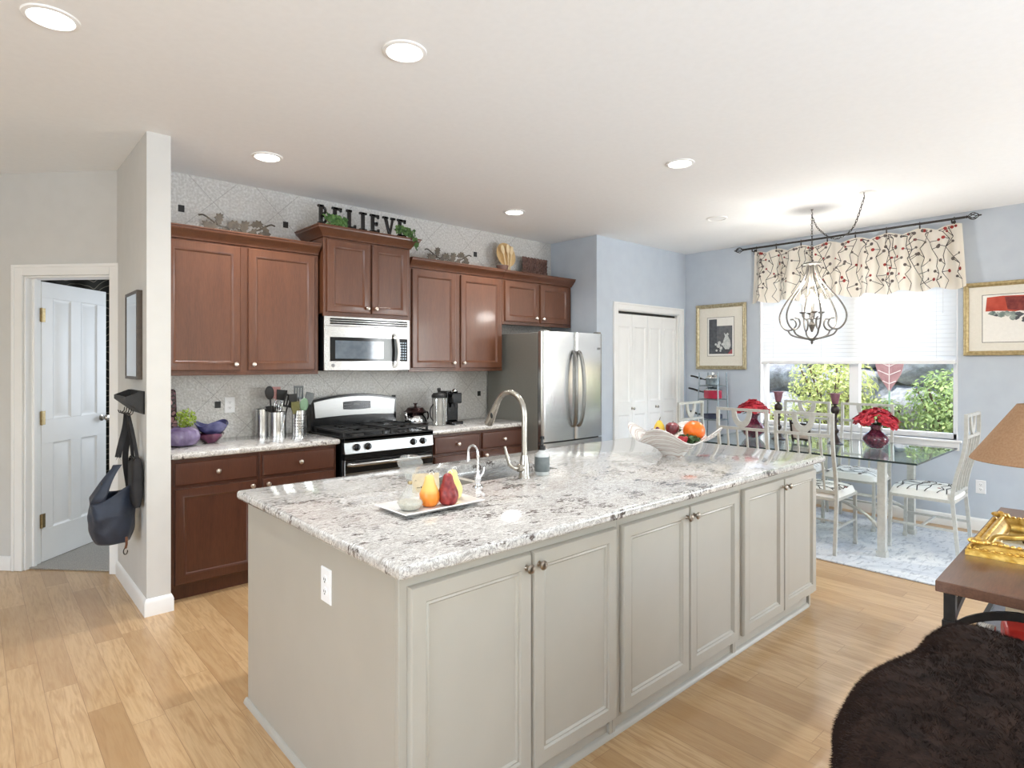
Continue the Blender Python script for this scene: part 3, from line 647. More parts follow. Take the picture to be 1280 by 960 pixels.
# back guard with bowed top
yb0 = YB - .10
pts = [(gx0 + (gx1 - gx0) * i / 20, 1.165 + .042 * (1 - (i / 10 - 1) ** 2)) for i in range(21)]
b = MB().prism([(gx0 - .0, .90), (gx1 + .0, .90)] + pts[::-1], yb0, YB - .01, 'y'); b.build('backguard', m_black, t_, bev=.004)
inner = [(gx0 + .018 + (gx1 - gx0 - .036) * i / 20, 1.152 + .040 * (1 - (i / 10 - 1) ** 2)) for i in range(21)]
lo = [(gx0 + .03 + (gx1 - gx0 - .06) * i / 20, 1.022 + .012 * (1 - (i / 10 - 1) ** 2)) for i in range(21)]
b = MB().prism(lo + inner[::-1], yb0 - .012, yb0, 'y'); b.build('backguard_panel', m_ranges, t_, bev=.002)
cx = (gx0 + gx1) / 2 + .005
b = MB().prism(bowed_rect(cx - .125, cx + .125, 1.085, 1.145, .006), yb0 - .0145, yb0 - .0115, 'y'); dp = b.build('clock_display', m_black, t_)
m_key = noisy('display_grey', (120, 122, 124), (140, 142, 144), 50, .4)
b = MB()
for i in range(4):
    for j in range(2):
        for s_ in (-1, 1): b.box(cx + s_ * (.06 + i * .017) - .004, cx + s_ * (.06 + i * .017) + .004, yb0 - .0155, yb0 - .0143, 1.098 + j * .022, 1.102 + j * .022)
b.box(cx - .03, cx + .03, yb0 - .0155, yb0 - .0143, 1.118, 1.136).build('key_legend', m_key, dp)
for i, (bx, by) in enumerate([(gx0 + .19, gy + .16), (gx1 - .19, gy + .16), (gx0 + .19, gy + .41), (gx1 - .19, gy + .41)]):
    b = MB().lathe([(.055, 0), (.05, .008), (.038, .01), (.038, .018), (.03, .022), (0, .022)], 20, (bx, by, .918)); b.build('burner', m_blackm, t_)
for bx in (gx0 + .19, gx1 - .19):
    b = MB(); hw = .165
    for sx in (-hw, hw): b.bar((bx + sx, gy + .04, .954), (bx + sx, gy + .54, .954), .012, .014)
    for yy_ in (gy + .04, gy + .29, gy + .54): b.bar((bx - hw, yy_, .954), (bx + hw, yy_, .954), .012, .014)
    for by in (gy + .16, gy + .41):
        for dx, dy in ((1, 0), (-1, 0)): b.bar((bx + dx * .03, by, .954), (bx + dx * hw, by, .954), .010, .012)
        for dy in (-1, 1): b.bar((bx, by + dy * .03, .954), (bx, by + dy * .125, .954), .010, .012)
    for sx in (-hw, hw):
        for yy_ in (gy + .045, gy + .535): b.box(bx + sx - .008, bx + sx + .008, yy_ - .008, yy_ + .008, .917, .954)
    b.build('grate', m_blackm, t_, bev=.002)

# ------------------------------------------------------------------ microwave
mx0, mx1, my, mz0, mz1 = 1.992, 2.752, 4.335, 1.405, 1.826
t_ = thing('microwave', 'stainless over-the-range microwave with curved white handle', 'microwave', ((mx0 + mx1) / 2, my, mz0))
MB().box(mx0 + .003, mx1 - .003, my + .02, YB - .004, mz0, mz1 - .002).build('body', m_black, t_, bev=.002)
def bow(x, d=.022): return my - d * (1 - ((2 * x - mx0 - mx1) / (mx1 - mx0)) ** 2)
def bowed_panel(b, xa, xb, za, zb, thick=.02, off=0, n=16, mi=0):
    poly = [(xa + (xb - xa) * i / n, bow(xa + (xb - xa) * i / n) - off) for i in range(n + 1)] + [(xb - (xb - xa) * i / n, bow(xb - (xb - xa) * i / n) + thick - off) for i in range(n + 1)]
    return b.prism(poly, za, zb, 'z', mi)
bowed_panel(MB(), mx0, mx1, mz0 + .004, mz1 - .075).build('front_panel', m_steelx, t_, bev=.002)
tg = bowed_panel(MB(), mx0, mx1, mz1 - .073, mz1).build('top_grille', m_steelx, t_, bev=.002)
b = MB()
for k in range(3): bowed_panel(b, mx0 + .045, mx1 - .025, mz1 - .061 + k * .017, mz1 - .048 + k * .017, .004, .0025)
b.build('vent_louvre', m_black, tg)
gp = bowed_panel(MB(), mx0 + .045, mx1 - .025, mz0 + .075, mz0 + .262, .004, .002).build('glass_panel', m_black, t_)
m_mesh = noisy('microwave_window', (92, 102, 112), (104, 114, 124), 30, .12, coat=.5)
bowed_panel(MB(), mx0 + .085, mx0 + .50, mz0 + .095, mz0 + .235, .003, .0035).build('window', m_mesh, gp)
b = MB()
for i in range(4):
    for j in range(7): bowed_panel(b, mx1 - .125 + i * .024, mx1 - .109 + i * .024, mz0 + .09 + j * .022, mz0 + .102 + j * .022, .003, .0035, 2)
m_keypad = noisy('keypad_blue_grey', (150, 168, 182), (176, 190, 200), 60, .3); b.build('keypad', m_keypad, gp)
b = MB(); b.M = Matrix.Translation((mx0 + .07, bow(mx0 + .07) - .0005, mz0 + .042)) @ Matrix.Rotation(R(90), 4, 'X'); b.lathe([(.014, 0), (.013, .002), (0, .0025)], 20); b.build('round_badge', m_key, t_)
hx = mx1 - .155
MB().tube(spline([(hx, bow(hx), mz0 + .30), (hx + .005, bow(hx) - .032, mz0 + .275), (hx + .018, bow(hx) - .042, mz0 + .16), (hx + .008, bow(hx) - .034, mz0 + .055), (hx - .005, bow(hx), mz0 + .025)], 8), .0125, 12).build('handle', m_ringw, t_)

# ------------------------------------------------------------------ fridge
fx0, fx1, fy, fz = 3.882, 4.752, 3.862, 1.762
t_ = thing('refrigerator', 'stainless french-door refrigerator with grey sides and bowed handles', 'refrigerator', ((fx0 + fx1) / 2, fy, 0))
MB().box(fx0 + .004, fx1 - .004, fy + .085, YB - .03, .02, fz - .01).build('body', m_fridge_side, t_, bev=.006)
b = MB()
for x in (fx0 + .05, fx1 - .09):
    for y in (fy + .12, YB - .1): b.cyl((x + .02, y, 0), .02, .02, 12)
b.build('foot', m_blackm, t_)
MB().box(fx0 + .012, fx1 - .012, fy + .068, fy + .086, .06, fz - .02).build('gasket', m_blackm, t_)
fm = (fx0 + fx1) / 2
def fdoor(xa, xb, za, zb, nm):
    n = 20; poly = []
    for i in range(n + 1):
        x = xa + (xb - xa) * i / n; e_ = min(x - xa, xb - x); poly.append((x, fy + .022 * ((x - fm) / (fx1 - fm)) ** 2 + (.012 * (1 - e_ / .012) ** 2 if e_ < .012 else 0)))
    poly += [(xb, fy + .068), (xa, fy + .068)]
    return MB().prism(poly, za, zb, 'z').build(nm, m_steel, t_, ang=30)
dl = fdoor(fx0, fm - .003, .735, fz, 'door'); drr = fdoor(fm + .003, fx1, .735, fz, 'door'); fzr = fdoor(fx0, fx1, .06, .722, 'freezer_drawer')
for d_, x, s_ in ((dl, fm - .035, -1), (drr, fm + .035, 1)):
    P = [(x + s_ * .0, fy + .005, .86), (x + s_ * .004, fy - .03, .89), (x + s_ * .014, fy - .052, 1.0), (x + s_ * .022, fy - .062, 1.22), (x + s_ * .014, fy - .052, 1.44), (x + s_ * .004, fy - .03, 1.55), (x, fy + .005, 1.58)]
    MB().tube(spline(P, 6), [.012, .016] + [.0185] * 33 + [.016, .012], 12).build('handle', m_handle, d_)
MB().tube(spline([(fx0 + .08, fy + .012, .655), (fx0 + .1, fy - .035, .66), (fm, fy - .055, .665), (fx1 - .1, fy - .035, .66), (fx1 - .08, fy + .012, .655)], 8), .0135, 12).build('handle', m_nickel, fzr)
b = MB()
for x in (fx1 - .09, fx1 - .065): b.box(x, x + .014, fy + .010, fy + .018, 1.60, 1.622)
b.build('badge', m_key, drr)
for x in (fx0 + .03, fx1 - .07): MB().box(x, x + .04, fy + .02, fy + .085, fz, fz + .016).build('hinge_cap', m_fridge_side, t_, bev=.003)

# ------------------------------------------------------------------ things on the back worktops
ZC = .915
def utensil(loc, tip, head, m, label, hm=None, name='utensil', cat='utensil'):
    """a handle from the pot up to tip with a head of the given kind"""
    p, q = Vector(loc), Vector(tip); d = (q - p).normalized(); L = (q - p).length
    t_ = thing(name, label, cat, loc, group='cooking utensils in the steel pots')
    MB().tube([p, p + d * (L * .72)], .006, 8).build('shaft', m, t_)
    b = MB(); side = d.cross(Vector((0, 1, 0))).normalized(); c = p + d * (L * .82); up = d; fw = side.cross(d)
    M = Matrix((( side.x, fw.x, up.x, c.x), (side.y, fw.y, up.y, c.y), (side.z, fw.z, up.z, c.z), (0, 0, 0, 1))); b.M = M
    if head == 'spoon': b.ball((0, 0, 0), (.034, .010, .052), 16)
    elif head == 'ladle': b.lathe([(.006, -.034), (.03, -.026), (.043, -.004), (.045, .012), (.041, .012), (.028, -.02), (0, -.026)], 18)
    elif head == 'turner':
        b.prism([(-.034, -.03), (.034, -.03), (.040, .05), (-.040, .05)], -.003, .003, 'y')
    elif head == 'slot':
        for x in (-.03, -.01, .01, .03): b.box(x - .006, x + .006, -.003, .003, -.03, .045)
        b.box(-.036, .036, -.003, .003, .04, .055).box(-.036, .036, -.003, .003, -.045, -.028)
    elif head == 'paddle': b.prism([(-.02, -.045), (.02, -.045), (.032, .0), (.03, .045), (-.03, .045), (-.032, 0)], -.005, .005, 'y')
    elif head == 'whisk':
        for k in range(5):
            a = PI * k / 5; b.tube([(0, 0, -.05)] + [(.03 * math.sin(u) * math.cos(a), .03 * math.sin(u) * math.sin(a), -.05 + .05 * (1 - math.cos(u))) for u in [2 * PI * j / 14 for j in range(1, 14)]] + [(0, 0, -.05)], .0015, 5)
    b.build('head', hm or m, t_)
    return t_
def hollow(b, r, h, wall=.003, c=(0, 0, 0), n=28, flare=0): return b.lathe([(r, 0), (r + flare, h), (r + flare - wall, h), (r - wall, .004), (0, .004)], n, c)
solo('canister', hollow(MB(), .052, .205, c=(1.628, 4.60, ZC)), m_steel, 'slim steel canister half hidden behind the larger utensil pot', 'canister')
CX, CY = 1.70, 4.50
t_ = thing('utensil_pot', 'shiny stainless pot of dark utensils with a clamp handle on its side', 'pot', (CX, CY, ZC))
hollow(MB(), .062, .185, c=(CX, CY, ZC)).build('pot_body', m_steel, t_)
MB().tube([(CX + .025, CY - .062, ZC + .17), (CX + .028, CY - .075, ZC + .165), (CX + .01, CY - .077, ZC + .05), (CX + .004, CY - .066, ZC + .045)], .004, 8).build('clamp_handle', m_chrome, t_)
utensil((CX - .03, CY - .01, ZC + .015), (CX - .075, CY - .03, ZC + .40), 'spoon', m_blackm, 'large black serving spoon, tallest at the left of the steel pot')
utensil((CX - .02, CY + .02, ZC + .015), (CX - .035, CY + .02, ZC + .26), 'ladle', m_blackm, 'short black ladle low at the left rim of the steel pot')
utensil((CX + .01, CY + .02, ZC + .015), (CX + .05, CY + .03, ZC + .36), 'turner', m_blackm, 'black turner standing in the middle of the steel pot')
utensil((CX + .02, CY - .02, ZC + .015), (CX + .085, CY - .03, ZC + .315), 'slot', m_blackm, 'slotted black turner leaning right out of the steel pot')
utensil((CX - .005, CY - .03, ZC + .015), (CX - .005, CY - .035, ZC + .275), 'whisk', m_chrome, 'wire whisk between the black utensils of the steel pot', name='whisk')
m_pink = noisy('dusty_pink', (172, 120, 116), (184, 134, 130), 30, .5)
utensil((CX + .0, CY + .035, ZC + .015), (CX + .01, CY + .045, ZC + .395), 'paddle', m_pink, 'slim pinkish spatula at the back of the steel pot')
CX, CY = 1.835, 4.43
t_ = thing('perforated_pot', 'tall stainless pot with rows of punched holes, full of utensils', 'pot', (CX, CY, ZC))
hollow(MB(), .050, .195, c=(CX, CY, ZC)).build('pot_body', m_steel, t_)
b = MB()
for k in range(9):
    for j in range(7):
        a = R(-140 + k * 15.5); b.M = Matrix.Translation((CX, CY, ZC + .035 + j * .021)) @ Matrix.Rotation(a, 4, 'Z'); b.box(.0495, .0506, -.0026, .0026, -.0045, .0045)
b.build('punched_hole', m_blackm, t_)
m_olive = noisy('olive_silicone', (88, 84, 40), (100, 96, 50), 30, .5); m_sage = noisy('sage_silicone', (110, 140, 112), (124, 152, 124), 30, .5); m_slate = noisy('slate_silicone', (92, 96, 96), (108, 112, 112), 30, .5)
utensil((CX - .02, CY - .02, ZC + .015), (CX - .045, CY - .04, ZC + .262), 'paddle', m_blackm, 'olive spatula low at the left of the perforated pot', m_olive)
utensil((CX - .02, CY + .02, ZC + .015), (CX - .04, CY + .02, ZC + .33), 'paddle', m_blackm, 'slim black spatula upright at the left of the perforated pot')
utensil((CX + .0, CY + .02, ZC + .015), (CX + .012, CY + .03, ZC + .39), 'slot', m_blackm, 'tall grey slotted turner in the middle of the perforated pot', m_slate)
utensil((CX + .015, CY - .02, ZC + .015), (CX + .03, CY - .035, ZC + .285), 'spoon', m_blackm, 'sage green spoon at the front of the perforated pot', m_sage)
utensil((CX + .02, CY + .0, ZC + .015), (CX + .095, CY + .0, ZC + .34), 'paddle', m_blackm, 'dark grey spatula leaning right towards the range', m_slate)
# purple gourd-like planter, tall mosaic bottle, stacked bowls
m_purple = mat('glazed_purple', (120, 104, 140), .18, coat=.5); t = NT(m_purple)
t.base(t.ramp(t.noise(7, 4, 1), [(.3, srgb(74, 58, 92)), (.55, srgb(132, 116, 152)), (.75, srgb(186, 178, 196))]))
PXc, PYc = 1.035, 4.40
t_ = thing('planter', 'glazed purple pumpkin-shaped planter holding a bright green plant', 'planter', (PXc, PYc, ZC))
MB().lathe([(.05, 0), (.085, .012), (.105, .045), (.108, .07), (.095, .105), (.062, .125), (.055, .128), (.05, .12), (0, .115)], 48, (PXc, PYc, ZC), wob=lambda r, z, a: (r * (1 + .05 * abs(math.sin(4 * a)) - .03), 0)).build('pot_body', m_purple, t_)
b = MB()
def leafcloud(b, c, rad, n, size, seed=1, shape=None, mi=0):
    g = random.Random(seed)
    for _ in range(n):
        while True:
            p = Vector((g.uniform(-1, 1), g.uniform(-1, 1), g.uniform(-1, 1)))
            if .25 < p.length < 1: break
        q = Vector((c[0] + p.x * rad[0], c[1] + p.y * rad[1], c[2] + p.z * rad[2])); s_ = size * g.uniform(.6, 1.25)
        nrm = (p + Vector((g.uniform(-.7, .7), g.uniform(-.7, .7), g.uniform(-.3, .9)))).normalized(); u = nrm.orthogonal().normalized(); u = Matrix.Rotation(g.uniform(0, 6.28), 3, nrm) @ u; v_ = nrm.cross(u)
        b.add([q - u * s_, q - v_ * s_ * .45 + nrm * s_ * .15, q + u * s_, q + v_ * s_ * .45 + nrm * s_ * .15], [(0, 1, 2, 3)], mi)
    return b
m_lime = leafmat('lime_leaf', (120, 146, 40), (184, 204, 90))
leafcloud(MB(), (PXc + .02, PYc - .01, ZC + .185), (.062, .06, .065), 260, .014, 3).build('foliage', m_lime, t_)
m_mosaic = mat('mosaic_dark_rose', (60, 36, 44), .25); t = NT(m_mosaic)
v1 = t.voro(38, 'F1', 'Color'); t.base(t.mix(t.ramp(t.voro(38, 'DISTANCE_TO_EDGE'), [(.04, (1, 1, 1)), (.1, (0, 0, 0))]), t.ramp(v1, [(.2, srgb(40, 26, 34)), (.6, srgb(110, 66, 76)), (.9, srgb(196, 160, 160))]), srgb(20, 18, 20)))
solo('mosaic_bottle', MB().prism([(.93, ZC), (1.052, ZC), (1.036, ZC + .36), (1.024, ZC + .372), (.945, ZC + .372)], 4.56, 4.62, 'y'), m_mosaic, 'tall dark rose mosaic panel bottle behind the purple planter', 'bottle', bev=.008)
m_bluegl = noisy('cobalt_glass', (58, 60, 112), (104, 106, 150), 14, .12, coat=.6); m_plumgl = noisy('plum_glass', (84, 30, 62), (120, 60, 92), 14, .12, coat=.6)
bc = (1.225, 4.47)
wav = lambda k, h_: (lambda r, z, a: (r * (1 + .06 * math.sin(k * a)), h_ * (r / .1) ** 3 * math.sin(k * a)))
solo('glass_bowl', MB().lathe([(.03, 0), (.045, .004), (.075, .035), (.094, .062), (.09, .064), (.07, .04), (.04, .012), (0, .008)], 40, (*bc, ZC), wob=wav(3, .006)), m_plumgl, 'plum glass dish under the cobalt bowl, beside the purple planter', 'bowl')
solo('glass_bowl', MB().lathe([(.026, 0), (.05, .008), (.088, .042), (.108, .085), (.103, .087), (.08, .05), (.045, .016), (0, .012)], 40, (bc[0] + .012, bc[1], ZC + .05), wob=wav(3, .014)), m_bluegl, 'cobalt blue wavy glass bowl resting in the plum dish', 'bowl')
# teapot
KX, KY = 2.955, 4.56
t_ = thing('teapot', 'squat mirror-steel teapot with dark flared lid beside the range', 'teapot', (KX, KY, ZC))
MB().lathe([(.075, 0), (.098, .008), (.108, .03), (.103, .06), (.085, .09), (.07, .105), (.066, .112)], 36, (KX, KY, ZC)).build('pot_body', m_chrome, t_)
m_bronze = noisy('dark_bronze', (52, 34, 34), (70, 48, 46), 30, .25, metal=.6)
b = MB().lathe([(.102, .112), (.106, .118), (.085, .128), (.07, .152), (.045, .160), (.012, .163), (.010, .178), (.02, .186), (.02, .192), (0, .194)], 32, (KX, KY, ZC)); b.build('lid', m_bronze, t_)
MB().lathe([(.085, 0), (.115, .004), (.118, .012), (.1, .014), (0, .0141)], 32, (KX, KY, ZC)).build('foot_ring', m_bronze, t_)
MB().tube(spline([(KX - .09, KY - .03, ZC + .05), (KX - .125, KY - .05, ZC + .075), (KX - .135, KY - .055, ZC + .12)], 6), [.018] * 5 + [.013] * 5 + [.010] * 3, 12).build('spout', m_chrome, t_)
MB().tube(spline([(KX + .085, KY, ZC + .1), (KX + .13, KY, ZC + .105), (KX + .135, KY, ZC + .05), (KX + .1, KY, ZC + .03)], 6), .007, 10).build('handle', m_bronze, t_)
# coffee machine
qx, qy = 3.17, 4.36
t_ = thing('coffee_machine', 'black capsule coffee machine with clear water tank on the right worktop', 'coffee machine', (qx, qy, ZC))
m_tank = noisy('tank_smoke_grey', (150, 148, 142), (168, 166, 160), 20, .12, coat=.5)
b = MB().box(qx - .01, qx + .115, qy - .08, qy + .15, ZC, ZC + .03); b.box(qx - .01, qx + .115, qy + .0, qy + .15, ZC + .03, ZC + .30).box(qx + .0, qx + .105, qy - .07, qy + .0, ZC + .19, ZC + .285); b.build('body', m_black, t_, bev=.01, seg=3)
MB().lathe([(.062, .0), (.062, .235), (.056, .24), (0, .241)], 28, (qx - .085, qy + .02, ZC + .004)).build('water_tank', m_tank, t_)
b = MB().lathe([(.066, 0), (.066, .022), (.05, .04), (.012, .044), (.012, .06), (.018, .068), (.014, .085), (0, .088)], 28, (qx - .085, qy + .02, ZC + .245)); b.build('tank_lid', m_blackm, t_)
for dx in (-.055, .0, .05): MB().box(qx - .085 + dx - .005, qx - .085 + dx + .005, qy - .052 + abs(dx) * .6, qy - .044 + abs(dx) * .6, ZC + .01, ZC + .24).build('tank_strut', m_chrome, t_)
MB().lathe([(.052, 0), (.054, .01), (.03, .012), (0, .012)], 24, (qx + .055, qy - .11, ZC)).build('drip_tray', m_chrome, t_)
b = MB(); b.M = Matrix.Translation((qx + .05, qy - .03, ZC + .288)) @ Matrix.Rotation(R(-20), 4, 'X'); b.lathe([(.03, 0), (.026, .018), (.012, .03), (0, .032)], 20); b.build('capsule_lever', m_chrome, t_)
b = MB().lathe([(.012, 0), (.016, .03), (.016, .04)], 14, (qx + .05, qy - .045, ZC + .15)); b.build('coffee_nozzle', m_blackm, t_)
MB().tube(spline([(qx - .142, qy + .02, ZC + .19), (qx - .175, qy + .02, ZC + .15), (qx - .175, qy + .02, ZC + .08), (qx - .143, qy + .02, ZC + .04)], 6), .006, 8).build('tank_handle', m_blackm, t_)

# ------------------------------------------------------------------ on top of the cabinets
ZT = 2.285 + .085; ZM = 2.425 + .085
m_leafmetal = noisy('patinated_metal', (52, 45, 36), (86, 75, 60), 26, .55, metal=.15)
LOBE = [(0, 0), (.25, .12), (.42, .06), (.5, .25), (.72, .3), (.78, .5), (1, .46), (.9, .62), (1.12, .78), (.9, .84), (.95, 1.02), (.72, .96), (.55, 1.12), (.45, .92), (.2, .9), (.25, .68), (.05, .55), (.12, .34)]
def lobed_leaf(b, c, size, ang, y):
    ca, sa = math.cos(ang), math.sin(ang); P = []
    for px, pz in LOBE:
        x, z = (px - .5) * size, (pz - .5) * size; P.append((c[0] + x * ca - z * sa, c[1] + x * sa + z * ca))
    b.prism(P, y - .003, y + .003, 'y')
def leaf_art(x0, z0, W_, flip, label, seed, y=4.52):
    t_ = thing('metal_leaf_ornament', label, 'wall ornament', (x0 + W_ / 2, y, z0), group='metal leaf sprigs on the cabinets'); g = random.Random(seed)
    f = (lambda u: x0 + W_ - u) if flip else (lambda u: x0 + u)
    br = MB().tube([Vector((f(p[0] * W_), y, z0 + p[1] * .13)) for p in spline([(0, .93, 0), (.14, .96, 0), (.42, .62, 0), (.7, .38, 0), (.95, .06, 0)], 6)], .006, 6)
    br.build('branch', m_leafmetal, t_)
    for (u, v_, s_, a) in ((.28, .42, .085, 2.3), (.52, .84, .075, .6), (.66, .24, .08, 3.0), (.85, .55, .085, -.5), (.44, .12, .065, 2.6), (.95, .14, .06, -1.2)):
        b = MB(); lobed_leaf(b, (f(u * W_), z0 + .012 + v_ * .115), s_, -a if flip else a, y - .008 + g.uniform(-.004, .004)); b.build('leaf', m_leafmetal, t_)
leaf_art(1.165, ZT, .26, False, 'bronze leaf sprig on the left wall cabinet, next to the wall stub', 1)
leaf_art(1.43, ZT, .26, True, 'mirrored bronze leaf sprig nearer the raised cabinet, on the left wall cabinet', 2)
leaf_art(3.03, ZT, .26, False, 'bronze leaf sprig on the right wall cabinet, next to the raised cabinet', 3)
leaf_art(3.30, ZT, .26, True, 'mirrored bronze leaf sprig next to the wooden plate and spoons', 4)
# the word
t_ = thing('word_sign', 'black slab-serif wooden letters spelling BELIEVE on the raised cabinet', 'sign', (2.37, 4.36, ZM))
LH = .148; yl = 4.292
def letter(ch, x):
    b = MB(); w_ = .028; B = lambda xa, xb, za, zb: b.box(x + xa, x + xb, yl, yl + .02, ZM + za, ZM + zb)
    def serif(xc, z, s_=.022): B(xc - s_, xc + s_, max(0, z - .009), min(LH, z + .009))
    if ch in 'BEL':
        B(.012, .012 + w_, 0, LH); serif(.024, .009, .024); serif(.024, LH - .009, .024)
    if ch == 'B':
        for zc, r in ((.108, .034), (.042, .038)):
            b.tube(circ((x + .036, ZM + zc), r - .008, -PI / 2, PI / 2, 10, 'xz', yl + .01), .011, 8)
        B(.03, .05, .066, .084)
    if ch == 'E':
        for z, L in ((.011, .072), (.074, .056), (LH - .011, .070)): B(.03, .012 + L, z - .0105, z + .0105)
        B(.068, .086, .0, .034); B(.066, .082, LH - .032, LH); B(.052, .070, .058, .09)
    if ch == 'L': B(.03, .076, 0, .021); B(.066, .084, 0, .036)
    if ch == 'I': B(.018, .018 + w_, 0, LH); serif(.032, .009, .032); serif(.032, LH - .009, .032)
    if ch == 'V':
        b.prism([(x + .008, ZM + LH), (x + .036, ZM + LH), (x + .062, ZM + .035), (x + .083, ZM + LH), (x + .102, ZM + LH), (x + .070, ZM), (x + .052, ZM)], yl, yl + .02, 'y')
        serif(.022, LH - .009, .026); serif(.092, LH - .009, .022)
    b.build('letter', m_black, t_, bev=.003)
xx = 1.925
for ch, adv in zip('BELIEVE', (.112, .118, .112, .092, .118, .132, .1)): letter(ch, xx); xx += adv
def ivy(x0, x1, z, y, seed, n, label, drop=0):
    t_ = thing('ivy_sprig', label, 'ivy', ((x0 + x1) / 2, y, ZM), group='ivy by the black letters'); g = random.Random(seed)
    P = [(x0 + (x1 - x0) * k / 6, y + g.uniform(-.01, .01), z + .02 + g.uniform(-.012, .02)) for k in range(7)]
    if drop: P += [(x1 + .01, y - .035, z - .04), (x1 + .0, y - .045, z - .09)]
    MB().tube(spline(P, 4), .0025, 5).build('stem', m_bark, t_)
    b = MB()
    for k in range(n):
        u = g.random(); i = min(len(P) - 2, int(u * (len(P) - 1))); c = Vector(P[i]).lerp(Vector(P[i + 1]), g.random())
        c += Vector((g.uniform(-.02, .02), g.uniform(-.02, .008), g.uniform(-.012, .05 if c.z > z else .012))); s_ = g.uniform(.011, .019)
        nrm = Vector((g.uniform(-.6, .6), -1, g.uniform(-.3, .8))).normalized(); u_ = Matrix.Rotation(g.uniform(0, 6.28), 3, nrm) @ nrm.orthogonal().normalized(); v_ = nrm.cross(u_)
        b.add([c - u_ * s_, c - u_ * s_ * .2 - v_ * s_ * .9, c + u_ * s_, c - u_ * s_ * .2 + v_ * s_ * .9, c + nrm * s_ * .25], [(0, 1, 4), (1, 2, 4), (2, 3, 4), (3, 0, 4)])
    b.build('foliage', leaf_mats[seed % 2], t_, smooth=False)
leaf_mats = [leafmat('ivy_leaf_a', (52, 92, 40), (120, 160, 92)), leafmat('ivy_leaf_b', (44, 76, 36), (104, 140, 76))]
ivy(1.98, 2.13, ZM, 4.275, 2, 130, 'bright ivy sprig in front of the first letters of the black word')
ivy(2.60, 2.75, ZM, 4.275, 5, 120, 'dark ivy sprig by the last letter, trailing over the cabinet corner', drop=1)
# wooden plate with spoons, small dark pot, carved panel
XP, YPp = 4.06, 4.60
t_ = thing('wooden_plate', 'round pale wooden plate leaning on the wall above the fridge cabinet', 'plate', (XP, YPp, ZT))
b = MB(); b.M = Matrix.Translation((XP, YPp, ZT + .20)) @ Matrix.Rotation(R(80), 4, 'X'); b.lathe([(.06, 0), (.12, .012), (.128, .022), (.122, .024), (.06, .012), (0, .010)], 40); b.build('disc', m_palewood, t_)
b = MB().box(XP - .05, XP + .05, YPp - .02, YPp + .03, ZT, ZT + .012).prism([(YPp - .02, ZT + .012), (YPp + .03, ZT + .012), (YPp + .03, ZT + .075), (YPp + .018, ZT + .075)], XP - .04, XP + .04, 'x'); b.build('stand', m_carved, t_)
m_spoon = noisy('spoon_wood_cream', (232, 206, 160), (240, 218, 178), 12, .5)
for dx, tz, lab, hx_ in ((-.03, .30, 'pale wooden spoon at the left of three before the wooden plate', -.085), (.0, .315, 'pale wooden fork in the middle of three before the wooden plate', -.005), (.03, .30, 'pale wooden spatula at the right of three before the wooden plate', .055)):
    t_ = thing('wooden_spoon', lab, 'spoon', (XP + dx, YPp - .055, ZT), group='wooden spoons by the plate')
    p, q = Vector((XP + dx * .4, YPp - .055, ZT + .002)), Vector((XP + hx_, YPp - .052, ZT + tz)); MB().tube([p, p.lerp(q, .7)], [.006, .007], 8).build('handle', m_spoon, t_)
    b = MB(); c = p.lerp(q, .82); d_ = (q - p).normalized(); s_ = d_.cross(Vector((0, 1, 0))); b.M = Matrix(((s_.x, 0, d_.x, c.x), (s_.y, 1, d_.y, c.y), (s_.z, 0, d_.z, c.z), (0, 0, 0, 1))); b.ball((0, 0, 0), (.024, .008, .048), 14); b.build('head', m_spoon, t_)
solo('small_dark_pot', MB().lathe([(.04, 0), (.05, .01), (.062, .07), (.056, .072), (.045, .015), (0, .012)], 20, (XP - .12, YPp - .10, ZT)), m_carved, 'small dark pot in front of the wooden plate', 'pot')
t_ = thing('carved_panel', 'square openwork panel of dark carved scrolls above the fridge cabinet', 'panel', (4.50, 4.62, ZT))
b = MB(); xa, xb, za, zb, yy_ = 4.325, 4.70, ZT, ZT + .225, 4.62
for i in range(4):
    for j in range(3):
        c = (xa + (xb - xa) * (i + .5) / 4, za + (zb - za) * (j + .5) / 3)
        b.tube(circ(c, .034, 0, 2 * PI, 16, 'xz', yy_)[:-1], .010, 6, closed=True); b.tube(circ((c[0], c[1]), .016, .5, 5.2, 10, 'xz', yy_ - .004), .007, 6)
        b.ball((c[0], yy_ - .006, c[1]), (.009, .008, .009), 8)
for i in range(5):
    for j in range(4):
        c = (xa + (xb - xa) * i / 4, za + (zb - za) * j / 3); b.ball((min(xb - .012, max(xa + .012, c[0])), yy_, min(zb - .01, max(za + .011, c[1]))), (.017, .009, .017), 10)
b.build('scrollwork', m_carved, t_)
b = MB().box(xa + .014, xb - .014, yy_ + .008, yy_ + .014, za + .002, zb - .014); b.build('backing', m_blackm, t_)

# ------------------------------------------------------------------ wall stub: mirror, letter holder, bags
t_ = thing('wall_mirror', 'narrow dark-framed mirror on the side of the white wall stub', 'mirror', (PX0, 4.27, 1.365))
b = MB(); ya, yb_, za, zb = 4.095, 4.45, 1.367, 1.897
for q in ((ya, ya + .018, za, zb), (yb_ - .018, yb_, za, zb), (ya + .018, yb_ - .018, za, za + .018), (ya + .018, yb_ - .018, zb - .018, zb)): b.box(PX0 - .03, PX0, *q)
m_mframe = noisy('dark_walnut_frame', (58, 46, 34), (74, 60, 46), 40, .4); b.build('frame', m_mframe, t_)
m_mirror = noisy('silvered_glass', (226, 230, 233), (228, 232, 235), 3, .03, metal=1.0)
MB().box(PX0 - .027, PX0 - .001, ya + .018, yb_ - .018, za + .018, zb - .018).build('mirror_glass', m_mirror, t_)
t_ = thing('letter_holder', 'black wedge-shaped letter holder with key hooks on the wall stub', 'letter holder', (PX0, 4.22, 1.165))
